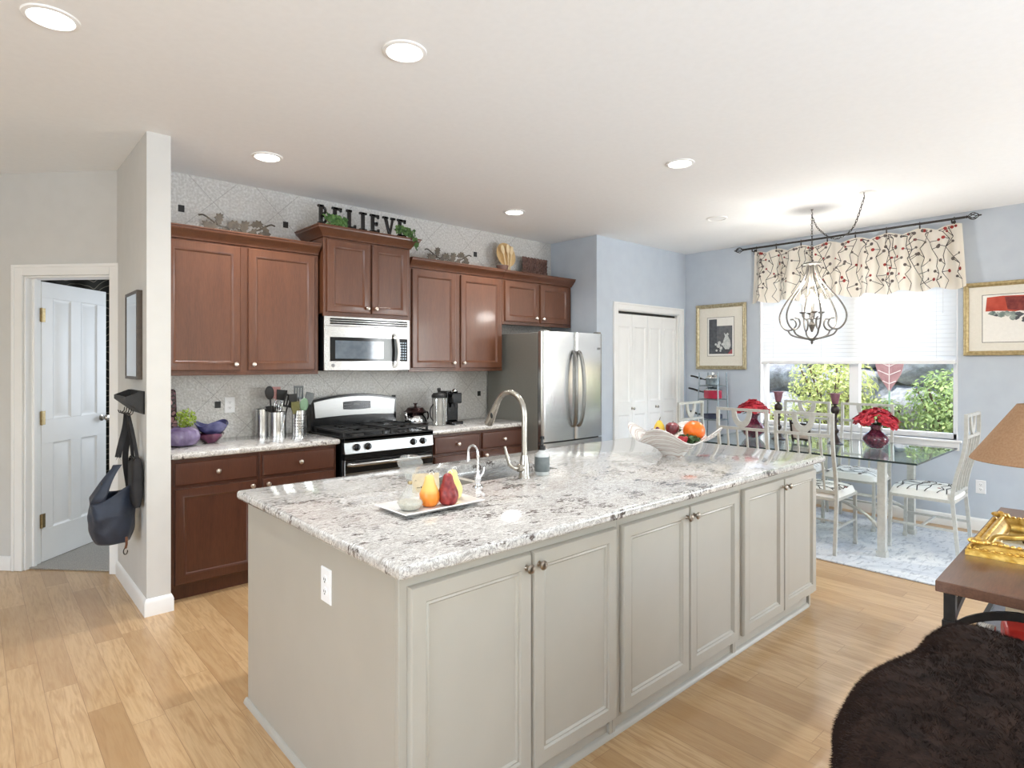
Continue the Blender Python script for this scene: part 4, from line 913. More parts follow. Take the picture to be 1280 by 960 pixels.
ya, yb_, za, zb, dp_ = 4.03, 4.41, 1.165, 1.30, .095
b = MB().box(PX0 - .006, PX0, ya, yb_, za, zb)
for y in (ya, yb_ - .006): b.prism([(PX0, za), (PX0, zb), (PX0 - .02, zb), (PX0 - dp_, zb - .03), (PX0 - dp_, zb - .055)], y, y + .006, 'y')
b.prism([(PX0 - dp_, zb - .03), (PX0 - dp_, zb - .055), (PX0 - .004, za), (PX0, za), (PX0, za + .01), (PX0 - dp_ + .006, zb - .052), (PX0 - dp_ + .006, zb - .03)], ya + .006, yb_ - .006, 'y')
b.build('pocket', m_blackm, t_)
for y in (4.07, 4.13, 4.20, 4.27, 4.34): MB().tube(spline([(PX0 - .05, y, za + .03), (PX0 - .055, y, za + .005), (PX0 - .075, y, za - .004), (PX0 - .085, y, za + .014)], 5), .003, 6).build('hook', m_iron, t_)
m_navy = mat('navy_nylon', (28, 34, 48), .55, sheen=.1); t = NT(m_navy); f_ = t.noise(9, 5, .6); t.base(t.ramp(f_, [(.3, srgb(26, 33, 47)), (.7, srgb(40, 49, 66))])); t.bump(f_, .5, .02)
m_blackfab = noisy('black_nylon', (26, 26, 28), (38, 37, 39), 16, .7, .4, bd=.01)
m_brownl = noisy('brown_leather', (96, 60, 42), (118, 78, 56), 20, .5)
BXc, BYc = .625, 4.15
t_ = thing('shoulder_bag', 'slouchy navy shoulder bag hanging on a black strap from the letter holder', 'bag', (BXc, BYc, .42))
def bagfn(u, v):
    a = 2 * PI * u; z = .425 + v * .30
    prof = (.55 + .45 * math.sin(min(1, v * 1.9 + .28) * PI / 2)) if v < .55 else 1 - .10 * (v - .55)
    r1, r2 = .112 * prof, .10 * prof
    if v > .6: r2 *= 1 - .55 * (v - .6)
    dip = -.055 * math.sin(a + .7) ** 2 * max(0, v - .35) + .035 * math.cos(a) * v
    fold = .006 * math.sin(6 * a + 5 * v) * v + .008 * mnoise.noise((math.cos(a) * 2, math.sin(a) * 2, v * 4))
    return (BXc - .01 + (r1 + fold) * math.cos(a) - .01 * v, BYc + (r2 + fold) * math.sin(a), z + dip)
b = MB().grid(bagfn, 40, 22); b.add([bagfn(k / 20, 0) for k in range(20)], [tuple(range(19, -1, -1))]); b.build('bag_body', m_navy, t_, solid=.004)
HK = (PX0 - .062, 4.20, 1.166)
rim1 = Vector(bagfn(.5, 1)); rim2 = Vector(bagfn(.06, 1))
b = MB()
def strap(b, P, wid=.032, th=.005, ax=Vector((1, .25, 0))):
    P = spline(P, 5); n = len(P); vs = []
    for i, p in enumerate(P):
        d = (P[min(i + 1, n - 1)] - P[max(i - 1, 0)]).normalized(); a_ = (ax - d * ax.dot(d)).normalized(); c_ = d.cross(a_)
        vs += [p + a_ * (sx * wid / 2) + c_ * (sy * th / 2) for sx, sy in ((-1, -1), (1, -1), (1, 1), (-1, 1))]
    fs = [(i * 4 + k, i * 4 + (k + 1) % 4, i * 4 + 4 + (k + 1) % 4, i * 4 + 4 + k) for i in range(n - 1) for k in range(4)] + [(3, 2, 1, 0), tuple((n - 1) * 4 + k for k in range(4))]
    return b.add(vs, fs)
strap(b, [HK, (HK[0] - .012, HK[1] - .02, 1.08), (.648, 4.135, .98), (.634, 4.125, .915)])
strap(b, [HK, (HK[0] + .004, HK[1] - .02, 1.05), (rim2.x - .03, rim2.y, .90), rim2 + Vector((-.01, 0, -.02))]); b.build('strap', m_blackfab, t_)
b = MB().tube([(.634, 4.115, .93), (.648, 4.11, .895), (.634, 4.115, .860), (.620, 4.11, .895)], .0065, 6, closed=True); b.build('strap_clip', m_iron, t_)
peak = Vector((.632, 4.125, .872))
def gus(u, v):
    a_ = .27 + .42 * u; p = Vector(bagfn(a_, 1)); q = peak + Vector((.022 * (u - .5) * 2, .004 * math.sin(6 * u), 0)); k = v ** .75
    return p.lerp(q, k) + Vector((-.012 * math.sin(PI * v), -.01 * math.sin(PI * v), 0))
MB().grid(gus, 14, 10).build('side_gusset', m_navy, t_, solid=.004)
b = MB().tube([(rim1.x + .05, rim1.y - .03, .78), (rim1.x + .055, rim1.y - .035, .73), (rim1.x + .05, rim1.y - .04, .70)], .0035, 6); b.build('zip_pull', m_iron, t_)
strap(MB(), [(.665, 4.06, .46), (.665, 4.055, .42), (.66, 4.055, .395)], .012, .004).build('hanging_tab', m_brownl, t_)
MB().tube([(.66 + .010 * math.cos(a), 4.055, .378 + .018 * math.sin(a)) for a in [1.6 + k * .5 for k in range(11)]], .003, 6).build('snap_hook', m_iron, t_)
t_ = thing('black_pouch', 'small flat black bag hung against the wall behind the navy bag', 'bag', (.712, 4.10, .62))
b = MB()
def pouch(u, v):
    a = 2 * PI * u; e_ = 4; cx_, cy_ = math.copysign(abs(math.cos(a)) ** (2 / e_), math.cos(a)), math.copysign(abs(math.sin(a)) ** (2 / e_), math.sin(a)); k = min(1, .45 + v * 3, .7 + (1 - v) * 2.5)
    return (.716 + .030 * cx_ * k, 4.10 + .085 * cy_ * (.94 + .06 * k), .625 + v * .28 + .004 * math.sin(3 * a))
b.grid(pouch, 40, 14); b.add([pouch(k / 20, 0) for k in range(20)], [tuple(range(19, -1, -1))]); b.add([pouch(k / 20, 1) for k in range(20)], [tuple(range(20))]); b.build('bag_body', m_blackfab, t_)
b = MB(); strap(b, [(.716, 4.03, .90), (.70, 4.07, 1.05), (PX0 - .066, 4.125, 1.162)], .018); strap(b, [(.716, 4.17, .90), (.70, 4.15, 1.05), (PX0 - .066, 4.135, 1.162)], .018); b.build('strap', m_blackfab, t_)
MB().tube(spline([(.70, 4.04, .90), (.69, 4.08, .92), (.69, 4.12, .895), (.70, 4.16, .905)], 5), .006, 8).build('zip_edge', m_black, t_)

# ------------------------------------------------------------------ ceiling lights
def can(x, y, label, on=True, watt=11):
    t_ = thing('recessed_light', label, 'ceiling light', (x, y, H), group='recessed ceiling lights')
    MB().lathe([(.095, 0), (.093, -.006), (.078, -.009), (.074, -.004), (.074, 0)], 36, (x, y, H), caps=False).build('trim_ring', m_ringw, t_)
    MB().lathe([(.074, -.0035), (0, -.0036)], 36, (x, y, H), caps=False).build('lens', m_emit if on else m_ringw, t_)
    if on: lamp('recessed_lamp', 'AREA', (x, y, H - .012), (0, 0, 0), watt, (.99, .99, .985), shape='DISK', size=.13, spread=R(138))
can(.23, 2.925, 'lit round ceiling downlight over the walkway, furthest from the window', watt=7)
can(1.384, 2.22, 'lit round ceiling downlight above the sink end of the island')
can(1.427, 3.95, 'lit round ceiling downlight in front of the left wall cabinet')
can(3.528, 2.22, 'lit round ceiling downlight above the fruit bowl end of the island')
can(3.574, 3.92, 'lit round ceiling downlight in front of the fridge')
can(5.122, 2.835, 'unlit round ceiling downlight near the dining table', False)

# ------------------------------------------------------------------ chandelier on a swagged chain
HX, HY = 5.446, 2.116; H2 = (5.189, 1.625)
m_antique = noisy('antique_pewter', (110, 106, 100), (140, 135, 128), 60, .4, metal=.6)
t_ = thing('chandelier', 'open teardrop cage chandelier with candle bulbs over the glass table', 'chandelier', (HX, HY, 1.63))
def chain(P, r=.011, w_=.0024):
    b = MB(); P = spline(P, 12); ln = 0; acc = 0; step = r * 2.1; pts = [P[0]]
    for a, c in zip(P, P[1:]):
        L = (c - a).length; pos = 0
        while acc + (L - pos) >= step: pos += step - acc; acc = 0; pts.append(a.lerp(c, pos / L))
        acc += L - pos
    for i, (a, c) in enumerate(zip(pts, pts[1:])):
        d = (c - a).normalized(); u = d.orthogonal().normalized(); u = Matrix.Rotation(PI / 2 * (i % 2), 3, d) @ u; m = (a + c) / 2
        b.tube([m + d * (r * 1.35 * math.cos(t)) + u * (r * .62 * math.sin(t)) for t in [2 * PI * k / 10 for k in range(10)]], w_, 5, closed=True)
    return b
chain([(HX, HY, H - .05), (HX, HY, 2.56), (HX, HY, 2.345)]).build('hanging_chain', m_iron, t_)
chain([(HX, HY, H - .06), (HX - .03, HY - .06, 2.63), (HX - .09, HY - .19, 2.515), (HX - .16, HY - .30, 2.50), (H2[0] + .04, H2[1] + .085, 2.56), (H2[0], H2[1], H - .05)]).build('swag_chain', m_iron, t_)
b = MB()
for x, y in ((HX, HY), H2):
    b.tube(spline([(x, y, H - .002), (x, y, H - .02), (x + .012, y, H - .036), (x, y, H - .056), (x - .012, y, H - .042)], 6), .003, 6); b.lathe([(.012, 0), (.010, -.004), (0, -.005)], 12, (x, y, H))
b.build('ceiling_hook', m_iron, t_)
MB().lathe([(.045, 2.345), (.075, 2.335), (.075, 2.328), (.05, 2.325), (.045, 2.32), (0, 2.32)], 24, (HX, HY, 0)).build('top_cap', m_antique, t_)
b = MB()
b.lathe([(.016, 2.32), (.016, 2.22), (.012, 2.2), (.012, 1.83), (.03, 1.80), (.018, 1.77), (.008, 1.74), (0, 1.735)], 14, (HX, HY, 0)); b.build('centre_stem', m_antique, t_)
for k in range(6):
    a = 2 * PI * k / 6 + .62; ca, sa = math.cos(a), math.sin(a)
    prof = [(.035, 2.325), (.045, 2.27), (.075, 2.19), (.14, 2.10), (.22, 2.00), (.268, 1.90), (.262, 1.82), (.215, 1.762), (.16, 1.765), (.13, 1.805), (.145, 1.85), (.18, 1.855)]
    P = spline([(p, 0, z) for p, z in prof], 6); q = MB().tube([(HX + p.x * ca, HY + p.x * sa, p.z) for p in P], .0072, 7).build('cage_arm', m_antique, t_)
    P = spline([(.20, 0, 1.757), (.17, 0, 1.715), (.10, 0, 1.69), (.03, 0, 1.675)], 6); MB().tube([(HX + p.x * ca, HY + p.x * sa, p.z) for p in P], .0072, 7).build('lower_scroll', m_antique, q)
MB().lathe([(.0, 1.628), (.006, 1.636), (.012, 1.648), (.006, 1.655), (.03, 1.668), (.055, 1.682), (.05, 1.688), (.02, 1.684), (0, 1.684)], 20, (HX, HY, 0)).build('bottom_finial', m_antique, t_)
for k in range(4):
    a = 2 * PI * k / 4 + .6; x, y = HX + .075 * math.cos(a), HY + .075 * math.sin(a)
    P = spline([(HX, HY, 1.86), (HX + .05 * math.cos(a), HY + .05 * math.sin(a), 1.85), (x, y, 1.875), (x, y, 1.90)], 6); q = MB().tube(P, .005, 7)
    q.lathe([(.010, 0), (.027, .012), (.027, .017), (.012, .02)], 14, (x, y, 1.895)); q = q.build('candle_arm', m_antique, t_)
    MB().cyl((x, y, 1.912), .010, .075, 12).build('candle_sleeve', m_ringw, q)
    MB().lathe([(.006, 0), (.015, .02), (.017, .035), (.010, .06), (0, .082)], 14, (x, y, 1.987)).build('bulb', m_bulb, q)
lamp('chandelier_lamp', 'POINT', (HX, HY, 2.12), (0, 0, 0), 30, (1, .96, .9), shadow_soft_size=.07)
solo('hook_plate', MB().lathe([(.06, 0), (.058, -.004), (0, -.0045)], 32, (H2[0] + .03, H2[1] - .02, H)), m_ringw, 'round white ceiling plate beside the second chain hook', 'ceiling plate')

# ------------------------------------------------------------------ window dressing
XR, ZR = 6.46, 2.745
t_ = thing('curtain_rod', 'black curtain rod with twisted cage finials above the dining window', 'curtain rod', (XR, 2.24, ZR))
MB().tube([(XR, 1.22, ZR), (XR, 3.245, ZR)], .011, 12).build('rod', m_iron, t_)
for yc, s_ in ((1.20, -1), (3.265, 1)):
    b = MB(); cy_ = yc + s_ * .035
    for k in range(6):
        b.tube([(XR + .030 * math.sin(PI * u) * math.cos(k * PI / 3 + 1.6 * u), cy_ - s_ * .045 + s_ * .09 * u, ZR + .030 * math.sin(PI * u) * math.sin(k * PI / 3 + 1.6 * u)) for u in [j / 10 for j in range(11)]], .0035, 6)
    b.ball((XR, cy_ + s_ * .05, ZR), (.007, .010, .007), 10); b.ball((XR, cy_ - s_ * .047, ZR), (.014, .008, .014), 10); b.build('finial', m_iron, t_)
for yc in (1.32, 3.15):
    b = MB().tube([(XR, yc, ZR), (XR, yc, ZR - .03), (XW - .004, yc, ZR - .03)], .006, 8); b.box(XW - .005, XW, yc - .015, yc + .015, ZR - .06, ZR - .005); b.build('bracket', m_iron, t_)
CLIPS = [1.30, 1.56, 1.83, 2.10, 2.36, 2.62, 2.88, 3.10]
for yc in CLIPS:
    b = MB().tube(circ((XR, ZR), .017, 0, 2 * PI, 14, 'xz', yc)[:-1], .002, 5, closed=True); b.box(XR - .004, XR + .004, yc - .005, yc + .005, ZR - .045, ZR - .016); b.build('ring_clip', m_iron, t_)
def val(u, v):
    """valance surface: u along the rod, v down"""
    y = 1.245 + u * (3.13 - 1.245); yy_ = y + (u - .5) * .05 * v + .014 * v * math.sin(2 * PI * (y - 1.30) / .264 * 1.3)
    k = min(abs(y - c) for c in CLIPS) / .14; sag = .045 * min(1, k) ** 1.3
    ph = 2 * PI * (y - 1.30) / .264
    x = XR + .002 + (.014 + .044 * v) * math.cos(ph + .6 * math.sin(5 * y)) - .012 * v + .014 * (.4 + v) * math.sin(2.35 * ph + 1) - .03 * v * v * abs(2 * u - 1) ** 6
    z = ZR - .036 - sag * (1 - v) - v * (.575 + .012 * math.sin(ph + .8))
    return Vector((x, yy_, z))
def surf_ribbons(b, fn, segs, wid, mi, offn, n=6):
    for (u0, v0, u1, v1) in segs:
        pts = []
        for i in range(n + 1):
            u, v = u0 + (u1 - u0) * i / n, v0 + (v1 - v0) * i / n
            p = fn(u, v); e_ = 1e-3; du, dv = fn(u + e_, v) - p, fn(u, v + e_) - p; nr = du.cross(dv).normalized() * offn; pts.append((p, nr))
        d = pts[-1][0] - pts[0][0]; vs = []
        for p, nr in pts:
            s_ = d.cross(nr).normalized() * wid / 2; vs += [p + nr - s_, p + nr + s_]
        b.add(vs, [(i * 2, i * 2 + 1, i * 2 + 3, i * 2 + 2) for i in range(n)], mi)
def surf_dot(b, fn, u, v, r, mi, offn, n=10):
    p = fn(u, v); e_ = 1e-3; du, dv = (fn(u + e_, v) - p).normalized(), (fn(u, v + e_) - p); nr = du.cross(dv).normalized(); dv = nr.cross(du)
    b.add([p + nr * offn * 1.4] + [p + nr * offn * 1.4 + du * r * math.cos(2 * PI * k / n) + dv * r * math.sin(2 * PI * k / n) for k in range(n)], [(0, 1 + k, 1 + (k + 1) % n) for k in range(n)], mi)
def twig_pattern(b, fn, W_, Hh, seed, stems, wid, offn, dot, red=.45, mats_=(1, 2, 3)):
    """wandering stems with side twigs ending in dots, on a W_ x Hh metre surface"""
    g = random.Random(seed)
    for k in range(stems):
        u = (k + .5 + g.uniform(-.25, .25)) / stems; v = 1.0; L = .075 / Hh; dirn = g.choice((-1, 1)); segs = []
        while v > .06:
            u1 = min(.985, max(.015, u + dirn * g.uniform(.010, .045) / W_)); v1 = max(.03, v - L * g.uniform(.8, 1.3)); segs.append((u, v, u1, v1))
            if g.random() < .85:
                s_ = -dirn; u2 = min(.98, max(.02, u1 + s_ * g.uniform(.03, .075) / W_)); v2 = min(.97, max(.04, v1 - g.uniform(.01, .06) / Hh)); segs.append((u1, v1, u2, v2))
                surf_dot(b, fn, u2, v2, dot * g.uniform(.7, 1.2), mats_[1] if g.random() < red else mats_[2], offn)
            u, v = u1, v1; dirn = -dirn if g.random() < .8 else dirn
        surf_ribbons(b, fn, segs, wid, mats_[0], offn, 4)
b = MB().grid(lambda u, v: val(u, v), 180, 14); twig_pattern(b, val, 1.9, .58, 4, 26, .0052, .0025, .014, .3)
solo('window_valance', b, [m_fabric, m_twig, m_berry, m_grey_dot], 'cream valance printed with dark twigs and red berries over the dining window', 'valance')
t_ = thing('window_blind', 'white horizontal slat blind lowered over the upper half of the dining window', 'blind', (XW + .02, 2.2, 1.46))
XBl = XW + .028
z = 1.515; n = 0
while z < 2.36:
    b = MB(); b.M = Matrix.Translation((XBl, 0, z)) @ Matrix.Rotation(R(-62), 4, 'Y'); b.box(-.025, .025, WY0 + .02, WY1 - .02, -.0013, .0013); b.build('slat', m_blind, t_); z += .0405; n += 1
MB().box(XBl - .026, XBl + .026, WY0 + .018, WY1 - .018, 1.458, 1.492).build('bottom_rail', m_vinyl, t_, bev=.004)
MB().box(XBl - .028, XBl + .028, WY0 + .016, WY1 - .016, 2.385, WZ1).build('head_rail', m_vinyl, t_)
for y in (1.45, 1.95, 2.45, 2.95): MB().box(XBl - .0275, XBl - .0262, y - .001, y + .001, 1.49, 2.385).build('ladder_cord', m_ringw, t_)
MB().tube([(XBl - .034, 1.40, 2.385), (XBl - .034, 1.40, 1.92)], .003, 8).build('tilt_wand', m_ringw, t_)

# ------------------------------------------------------------------ pictures
def picture(y0, y1, z0, z1, fr, mw, paint, label, m_fr, mz=None):
    t_ = thing('framed_picture', label, 'picture', (XW, (y0 + y1) / 2, z0)); Mx = Matrix.Translation((XW - .002, y1, 0)) @ Matrix.Rotation(R(-90), 4, 'Z')
    W_ = y1 - y0; b = MB(); b.M = Mx                                # local x to the right (toward -Y), -y toward the room
    vs = []; L = [(0, .0), (0, .018), (.008, .026), (fr * .45, .022), (fr * .6, .026), (fr * .85, .016), (fr, .012), (fr, .004)]
    for ins, o in L: vs += [(ins, -o, z0 + ins), (W_ - ins, -o, z0 + ins), (W_ - ins, -o, z1 - ins), (ins, -o, z1 - ins)]
    b.add(vs, [(i * 4 + k, i * 4 + (k + 1) % 4, i * 4 + 4 + (k + 1) % 4, i * 4 + 4 + k) for i in range(len(L) - 1) for k in range(4)]); b.build('frame', m_fr, t_)
    mz = mz or mw; a0, a1, c0, c1 = fr + mw, W_ - fr - mw, z0 + fr + mz, z1 - fr - mz
    b = MB(); b.M = Mx; b.loops(fr, W_ - fr, z0 + fr, z1 - fr, 0, [(0, .006), (.001, .006)]); b.build('mat_board', m_mat_board, t_)
    b = MB(); b.M = Mx
    for e_ in ((a0, a1, c0 - .004, c0), (a0, a1, c1, c1 + .004), (a0 - .004, a0, c0 - .004, c1 + .004), (a1, a1 + .004, c0 - .004, c1 + .004)): b.box(e_[0], e_[1], -.0075, -.0062, e_[2], e_[3])
    b.build('mat_line', m_iron, t_)
    b = MB(); b.M = Mx; ms = paint(b, a0, a1, c0, c1); b.build('artwork', ms, t_, smooth=False)
    return t_
A = lambda nm, c1, c2, s_=30: noisy(nm, c1, c2, s_, .8)
m_ag, m_adg, m_aw, m_apk, m_ared, m_adr, m_ateal = A('art_grey', (96, 98, 104), (112, 114, 118)), A('art_dark_grey', (74, 78, 84), (90, 94, 100)), A('art_pale', (186, 192, 192), (220, 222, 220), 60), A('art_pink', (176, 80, 90), (150, 90, 96)), A('art_red', (176, 66, 50), (198, 88, 68), 12), A('art_dark_red', (110, 44, 44), (140, 64, 58)), A('art_teal_grey', (96, 116, 112), (170, 180, 174), 25)
def paint_still(b, x0, x1, z0, z1):
    w_, h_ = x1 - x0, z1 - z0; f = lambda u, v: (x0 + u * w_, z0 + v * h_)
    P = lambda pts, d, mi: b.prism([f(*p) for p in pts], -d, -.0062, 'y', mi)
    P([(0, 0), (1, 0), (1, 1), (0, 1)], .0068, 0)
    P([(.06, .05), (.94, .05), (.94, .78), (.06, .78)], .0074, 1); P([(.06, .05), (.36, .05), (.36, .96), (.06, .96)], .0078, 2); P([(.08, .05), (.94, .05), (.94, .2), (.08, .24)], .0080, 2)
    P([(.60, .25), (.68, .17), (.82, .17), (.88, .26), (.86, .40), (.78, .52), (.82, .56), (.76, .6), (.72, .55), (.63, .60), (.67, .5), (.60, .38)], .0084, 3)
    for u, v, r in ((.42, .26, .07), (.52, .20, .06), (.46, .34, .06), (.58, .30, .05), (.35, .14, .04), (.5, .13, .035), (.32, .3, .04)): P([(u + r * math.cos(k * PI / 5), v + r * .75 * math.sin(k * PI / 5)) for k in range(10)], .0085 + r * .003, 3)
    P([(.78, .05), (.94, .05), (.94, .17), (.86, .13)], .009, 4)
    return [m_paper, m_ag, m_adg, m_aw, m_apk]
picture(3.252, 3.885, 1.393, 2.163, .045, .105, paint_still, 'framed grey still life with pale jug, hanging above the pot rack', m_champ, .115)
def paint_abs(b, x0, x1, z0, z1):
    g = random.Random(5); P = lambda pts, d, mi: b.prism(pts, -d, -.0062, 'y', mi)
    P([(x0, z0), (x1, z0), (x1, z1), (x0, z1)], .0068, 0); w_ = x1 - x0
    P([(x0 + .02, z1 - .14), (x0 + .03, z1 - .02), (x0 + .14, z1 - .012), (x0 + .38, z1 - .02), (x0 + .37, z1 - .12), (x0 + .22, z1 - .15), (x0 + .1, z1 - .138)], .0076, 1)
    P([(x0 + .15, z1 - .02), (x0 + .36, z1 - .03), (x0 + .35, z1 - .16), (x0 + .17, z1 - .13)], .0080, 2)
    for k in range(46):
        u = g.random(); c = (x0 + .05 + u * (w_ - .15), z1 - .15 - .16 * u * g.random() - .02 * g.random()); r = g.uniform(.012, .03)
        P([(c[0] + r * g.uniform(.5, 1.3) * math.cos(j * PI / 4), c[1] + r * g.uniform(.4, 1) * math.sin(j * PI / 4)) for j in range(8)], .0082 + k * .00005, 3 if g.random() < .55 else 4)
    return [m_paper, m_ared, m_adr, m_ateal, m_adg]
picture(.32, 1.248, 1.532, 2.168, .04, .095, paint_abs, 'wide gilt-framed abstract print with red block, right of the dining window', m_gilt, .075)

# ------------------------------------------------------------------ rug and dining table
RX0, RX1, RY0, RY1 = 4.69, 6.36, .62, 3.72
b = MB().box(RX0, RX1, RY0, RY1, .001, .011)
solo('area_rug', b, m_rug, 'faded pale blue-grey rug under the glass dining table', 'rug', bev=.003)
ZG = .755; TX0, TX1, TY0, TY1 = 4.945, 6.12, 1.212, 3.02
t_ = thing('dining_table', 'glass-topped dining table on square silver legs', 'table', ((TX0 + TX1) / 2, (TY0 + TY1) / 2, .011))
b = MB().box(TX0, TX1, TY0, TY1, ZG - .014, ZG)
b.m[2:6] = [1] * 4; b.m = [0, 0, 1, 1, 1, 1]; b.build('glass_top', [m_glass, m_edge], t_)
LEGS = [(5.09, 1.47), (5.955, 1.50), (5.09, 2.76), (5.955, 2.76)]
for x, y in LEGS:
    b = MB().box(x - .027, x + .027, y - .027, y + .027, .02, ZG - .018); b.box(x - .034, x + .034, y - .034, y + .034, .011, .05); b.lathe([(.03, ZG - .018), (.03, ZG - .0145)], 16, (x, y, 0)); b.build('leg', m_silverpaint, t_, bev=.004)
b = MB(); cx, cy = (5.09 + 5.955) / 2, (1.48 + 2.76) / 2
for x, y in LEGS:
    b.tube(spline([(x, y, .20), (x * .7 + cx * .3, y * .7 + cy * .3, .30), (cx, cy, .36)], 6), .014, 6)
b.build('cross_stretcher', m_silverpaint, t_)

# dining chairs: seat toward +X, back at -X
BACK = [(-.235, 0), (-.215, .25), (-.20, .44), (-.222, .60), (-.262, .76), (-.282, .90), (-.284, 1.075)]
def back_at(z):
    for (xa, za), (xb, zb) in zip(BACK, BACK[1:]):
        if za <= z <= zb: return xa + (xb - xa) * (z - za) / (zb - za)
BP = spline([(x, 0, z) for x, z in BACK], 5)
def make_chair():
    t_ = thing('dining_chair', 'x', 'chair', group='silver slat-back dining chairs')
    HW = .212
    for s_ in (-1, 1):
        MB().tube([(p.x, s_ * HW, p.z) for p in BP], .0165, 4, sq=1).build('rear_post', m_silverpaint, t_)
        b = MB().bar((.215, s_ * (HW - .005), 0), (.205, s_ * (HW - .005), .43), .024, .024); b.box(.215 - .016, .215 + .016, s_ * (HW - .005) - .016, s_ * (HW - .005) + .016, 0, .025); b.build('front_leg', m_silverpaint, t_, bev=.003)
        MB().bar((-.215, s_ * HW, .20), (.21, s_ * (HW - .005), .20), .012, .018).build('side_stretcher', m_silverpaint, t_)
    MB().bar((.0, -HW, .20), (.0, HW, .20), .018, .012).build('cross_stretcher', m_silverpaint, t_)
    b = MB().bar((-.204, -HW, .415), (-.204, HW, .415), .022, .022).bar((.205, -HW, .415), (.205, HW, .415), .022, .022).bar((-.2, -HW, .415), (.205, -HW, .415), .022, .022).bar((-.2, HW, .415), (.205, HW, .415), .022, .022); b.build('seat_frame', m_silverpaint, t_)
    for z, h_ in ((1.064, .022), (.905, .022), (.47, .024)): MB().bar((back_at(z), -HW, z), (back_at(z), HW, z), .020, h_).build('back_rail', m_silverpaint, t_)
    for k in range(4):
        y = -HW + 2 * HW * (k + 1) / 5
        MB().tube([(back_at(z), y, z) for z in [.47 + (.905 - .47) * j / 12 for j in range(13)]], .0095, 4, sq=1).build('slat', m_silverpaint, t_)
    b = MB(); ro, ri = .088, .048; n = 16; P = [(ro * math.cos(PI + PI * k / n), 1.056 + 1.62 * ro * math.sin(PI + PI * k / n)) for k in range(n + 1)] + [(ri * math.cos(2 * PI - PI * k / n), 1.056 + 1.9 * ri * math.sin(2 * PI - PI * k / n)) for k in range(n + 1)]
    xb = back_at(.98)
    for k in range(n): b.prism([P[k], P[k + 1], P[2 * n - k], P[2 * n + 1 - k]], xb - .006, xb + .006, 'x')
    b.build('half_ring', m_silverpaint, t_)
    def cush(u, v):
        a, c = 2 * u - 1, 2 * v - 1; e_ = max(abs(a), abs(c)); hgt = .030 + .038 * (1 - abs(a) ** 4) ** .5 * (1 - abs(c) ** 4) ** .5
        return Vector((.008 + .222 * a * (1 - .06 * c * c), .222 * c * (1 - .05 * a * a), .426 + hgt - (.03 if e_ > .999 else 0)))
    b = MB().grid(cush, 20, 20); b.add([cush(k / 20, 0) for k in range(21)] + [cush(1, k / 20) for k in range(1, 21)] + [cush(1 - k / 20, 1) for k in range(1, 21)] + [cush(0, 1 - k / 20) for k in range(1, 20)], [tuple(range(79, -1, -1))])
    in_ = lambda u, v: cush(.015 + .97 * u, .015 + .97 * v)
    twig_pattern(b, in_, .4, .4, 11, 6, .0075, .0025, .013, .12)
    b.build('seat_cushion', [m_cush, m_twig, m_berry, m_grey_dot], t_)
    return t_
chair0 = make_chair()
ZRg = .0115
for i, (x, y, rz, lab) in enumerate([
    (5.07, 1.925, 0, 'silver slat-back chair on the island side of the table, nearest the wide floor'),
    (5.07, 2.425, 0, 'silver slat-back chair on the island side of the table, behind the fruit bowl'),
    (5.985, 1.94, PI, 'silver slat-back chair under the window, behind the vase of red flowers at the table corner'),
    (5.985, 2.485, PI, 'silver slat-back chair under the window, behind the small easel frame'),
    (5.645, 1.305, PI / 2, 'silver slat-back chair at the table end, before the low wall outlet'),
    (5.275, 2.915, -PI / 2, 'silver slat-back chair at the table end by the pot rack and closet')]):
    o = chair0 if i == 0 else dup(chair0, label=lab)
    o.location = (x, y, ZRg); o.rotation_euler = (0, 0, rz); o['label'] = lab

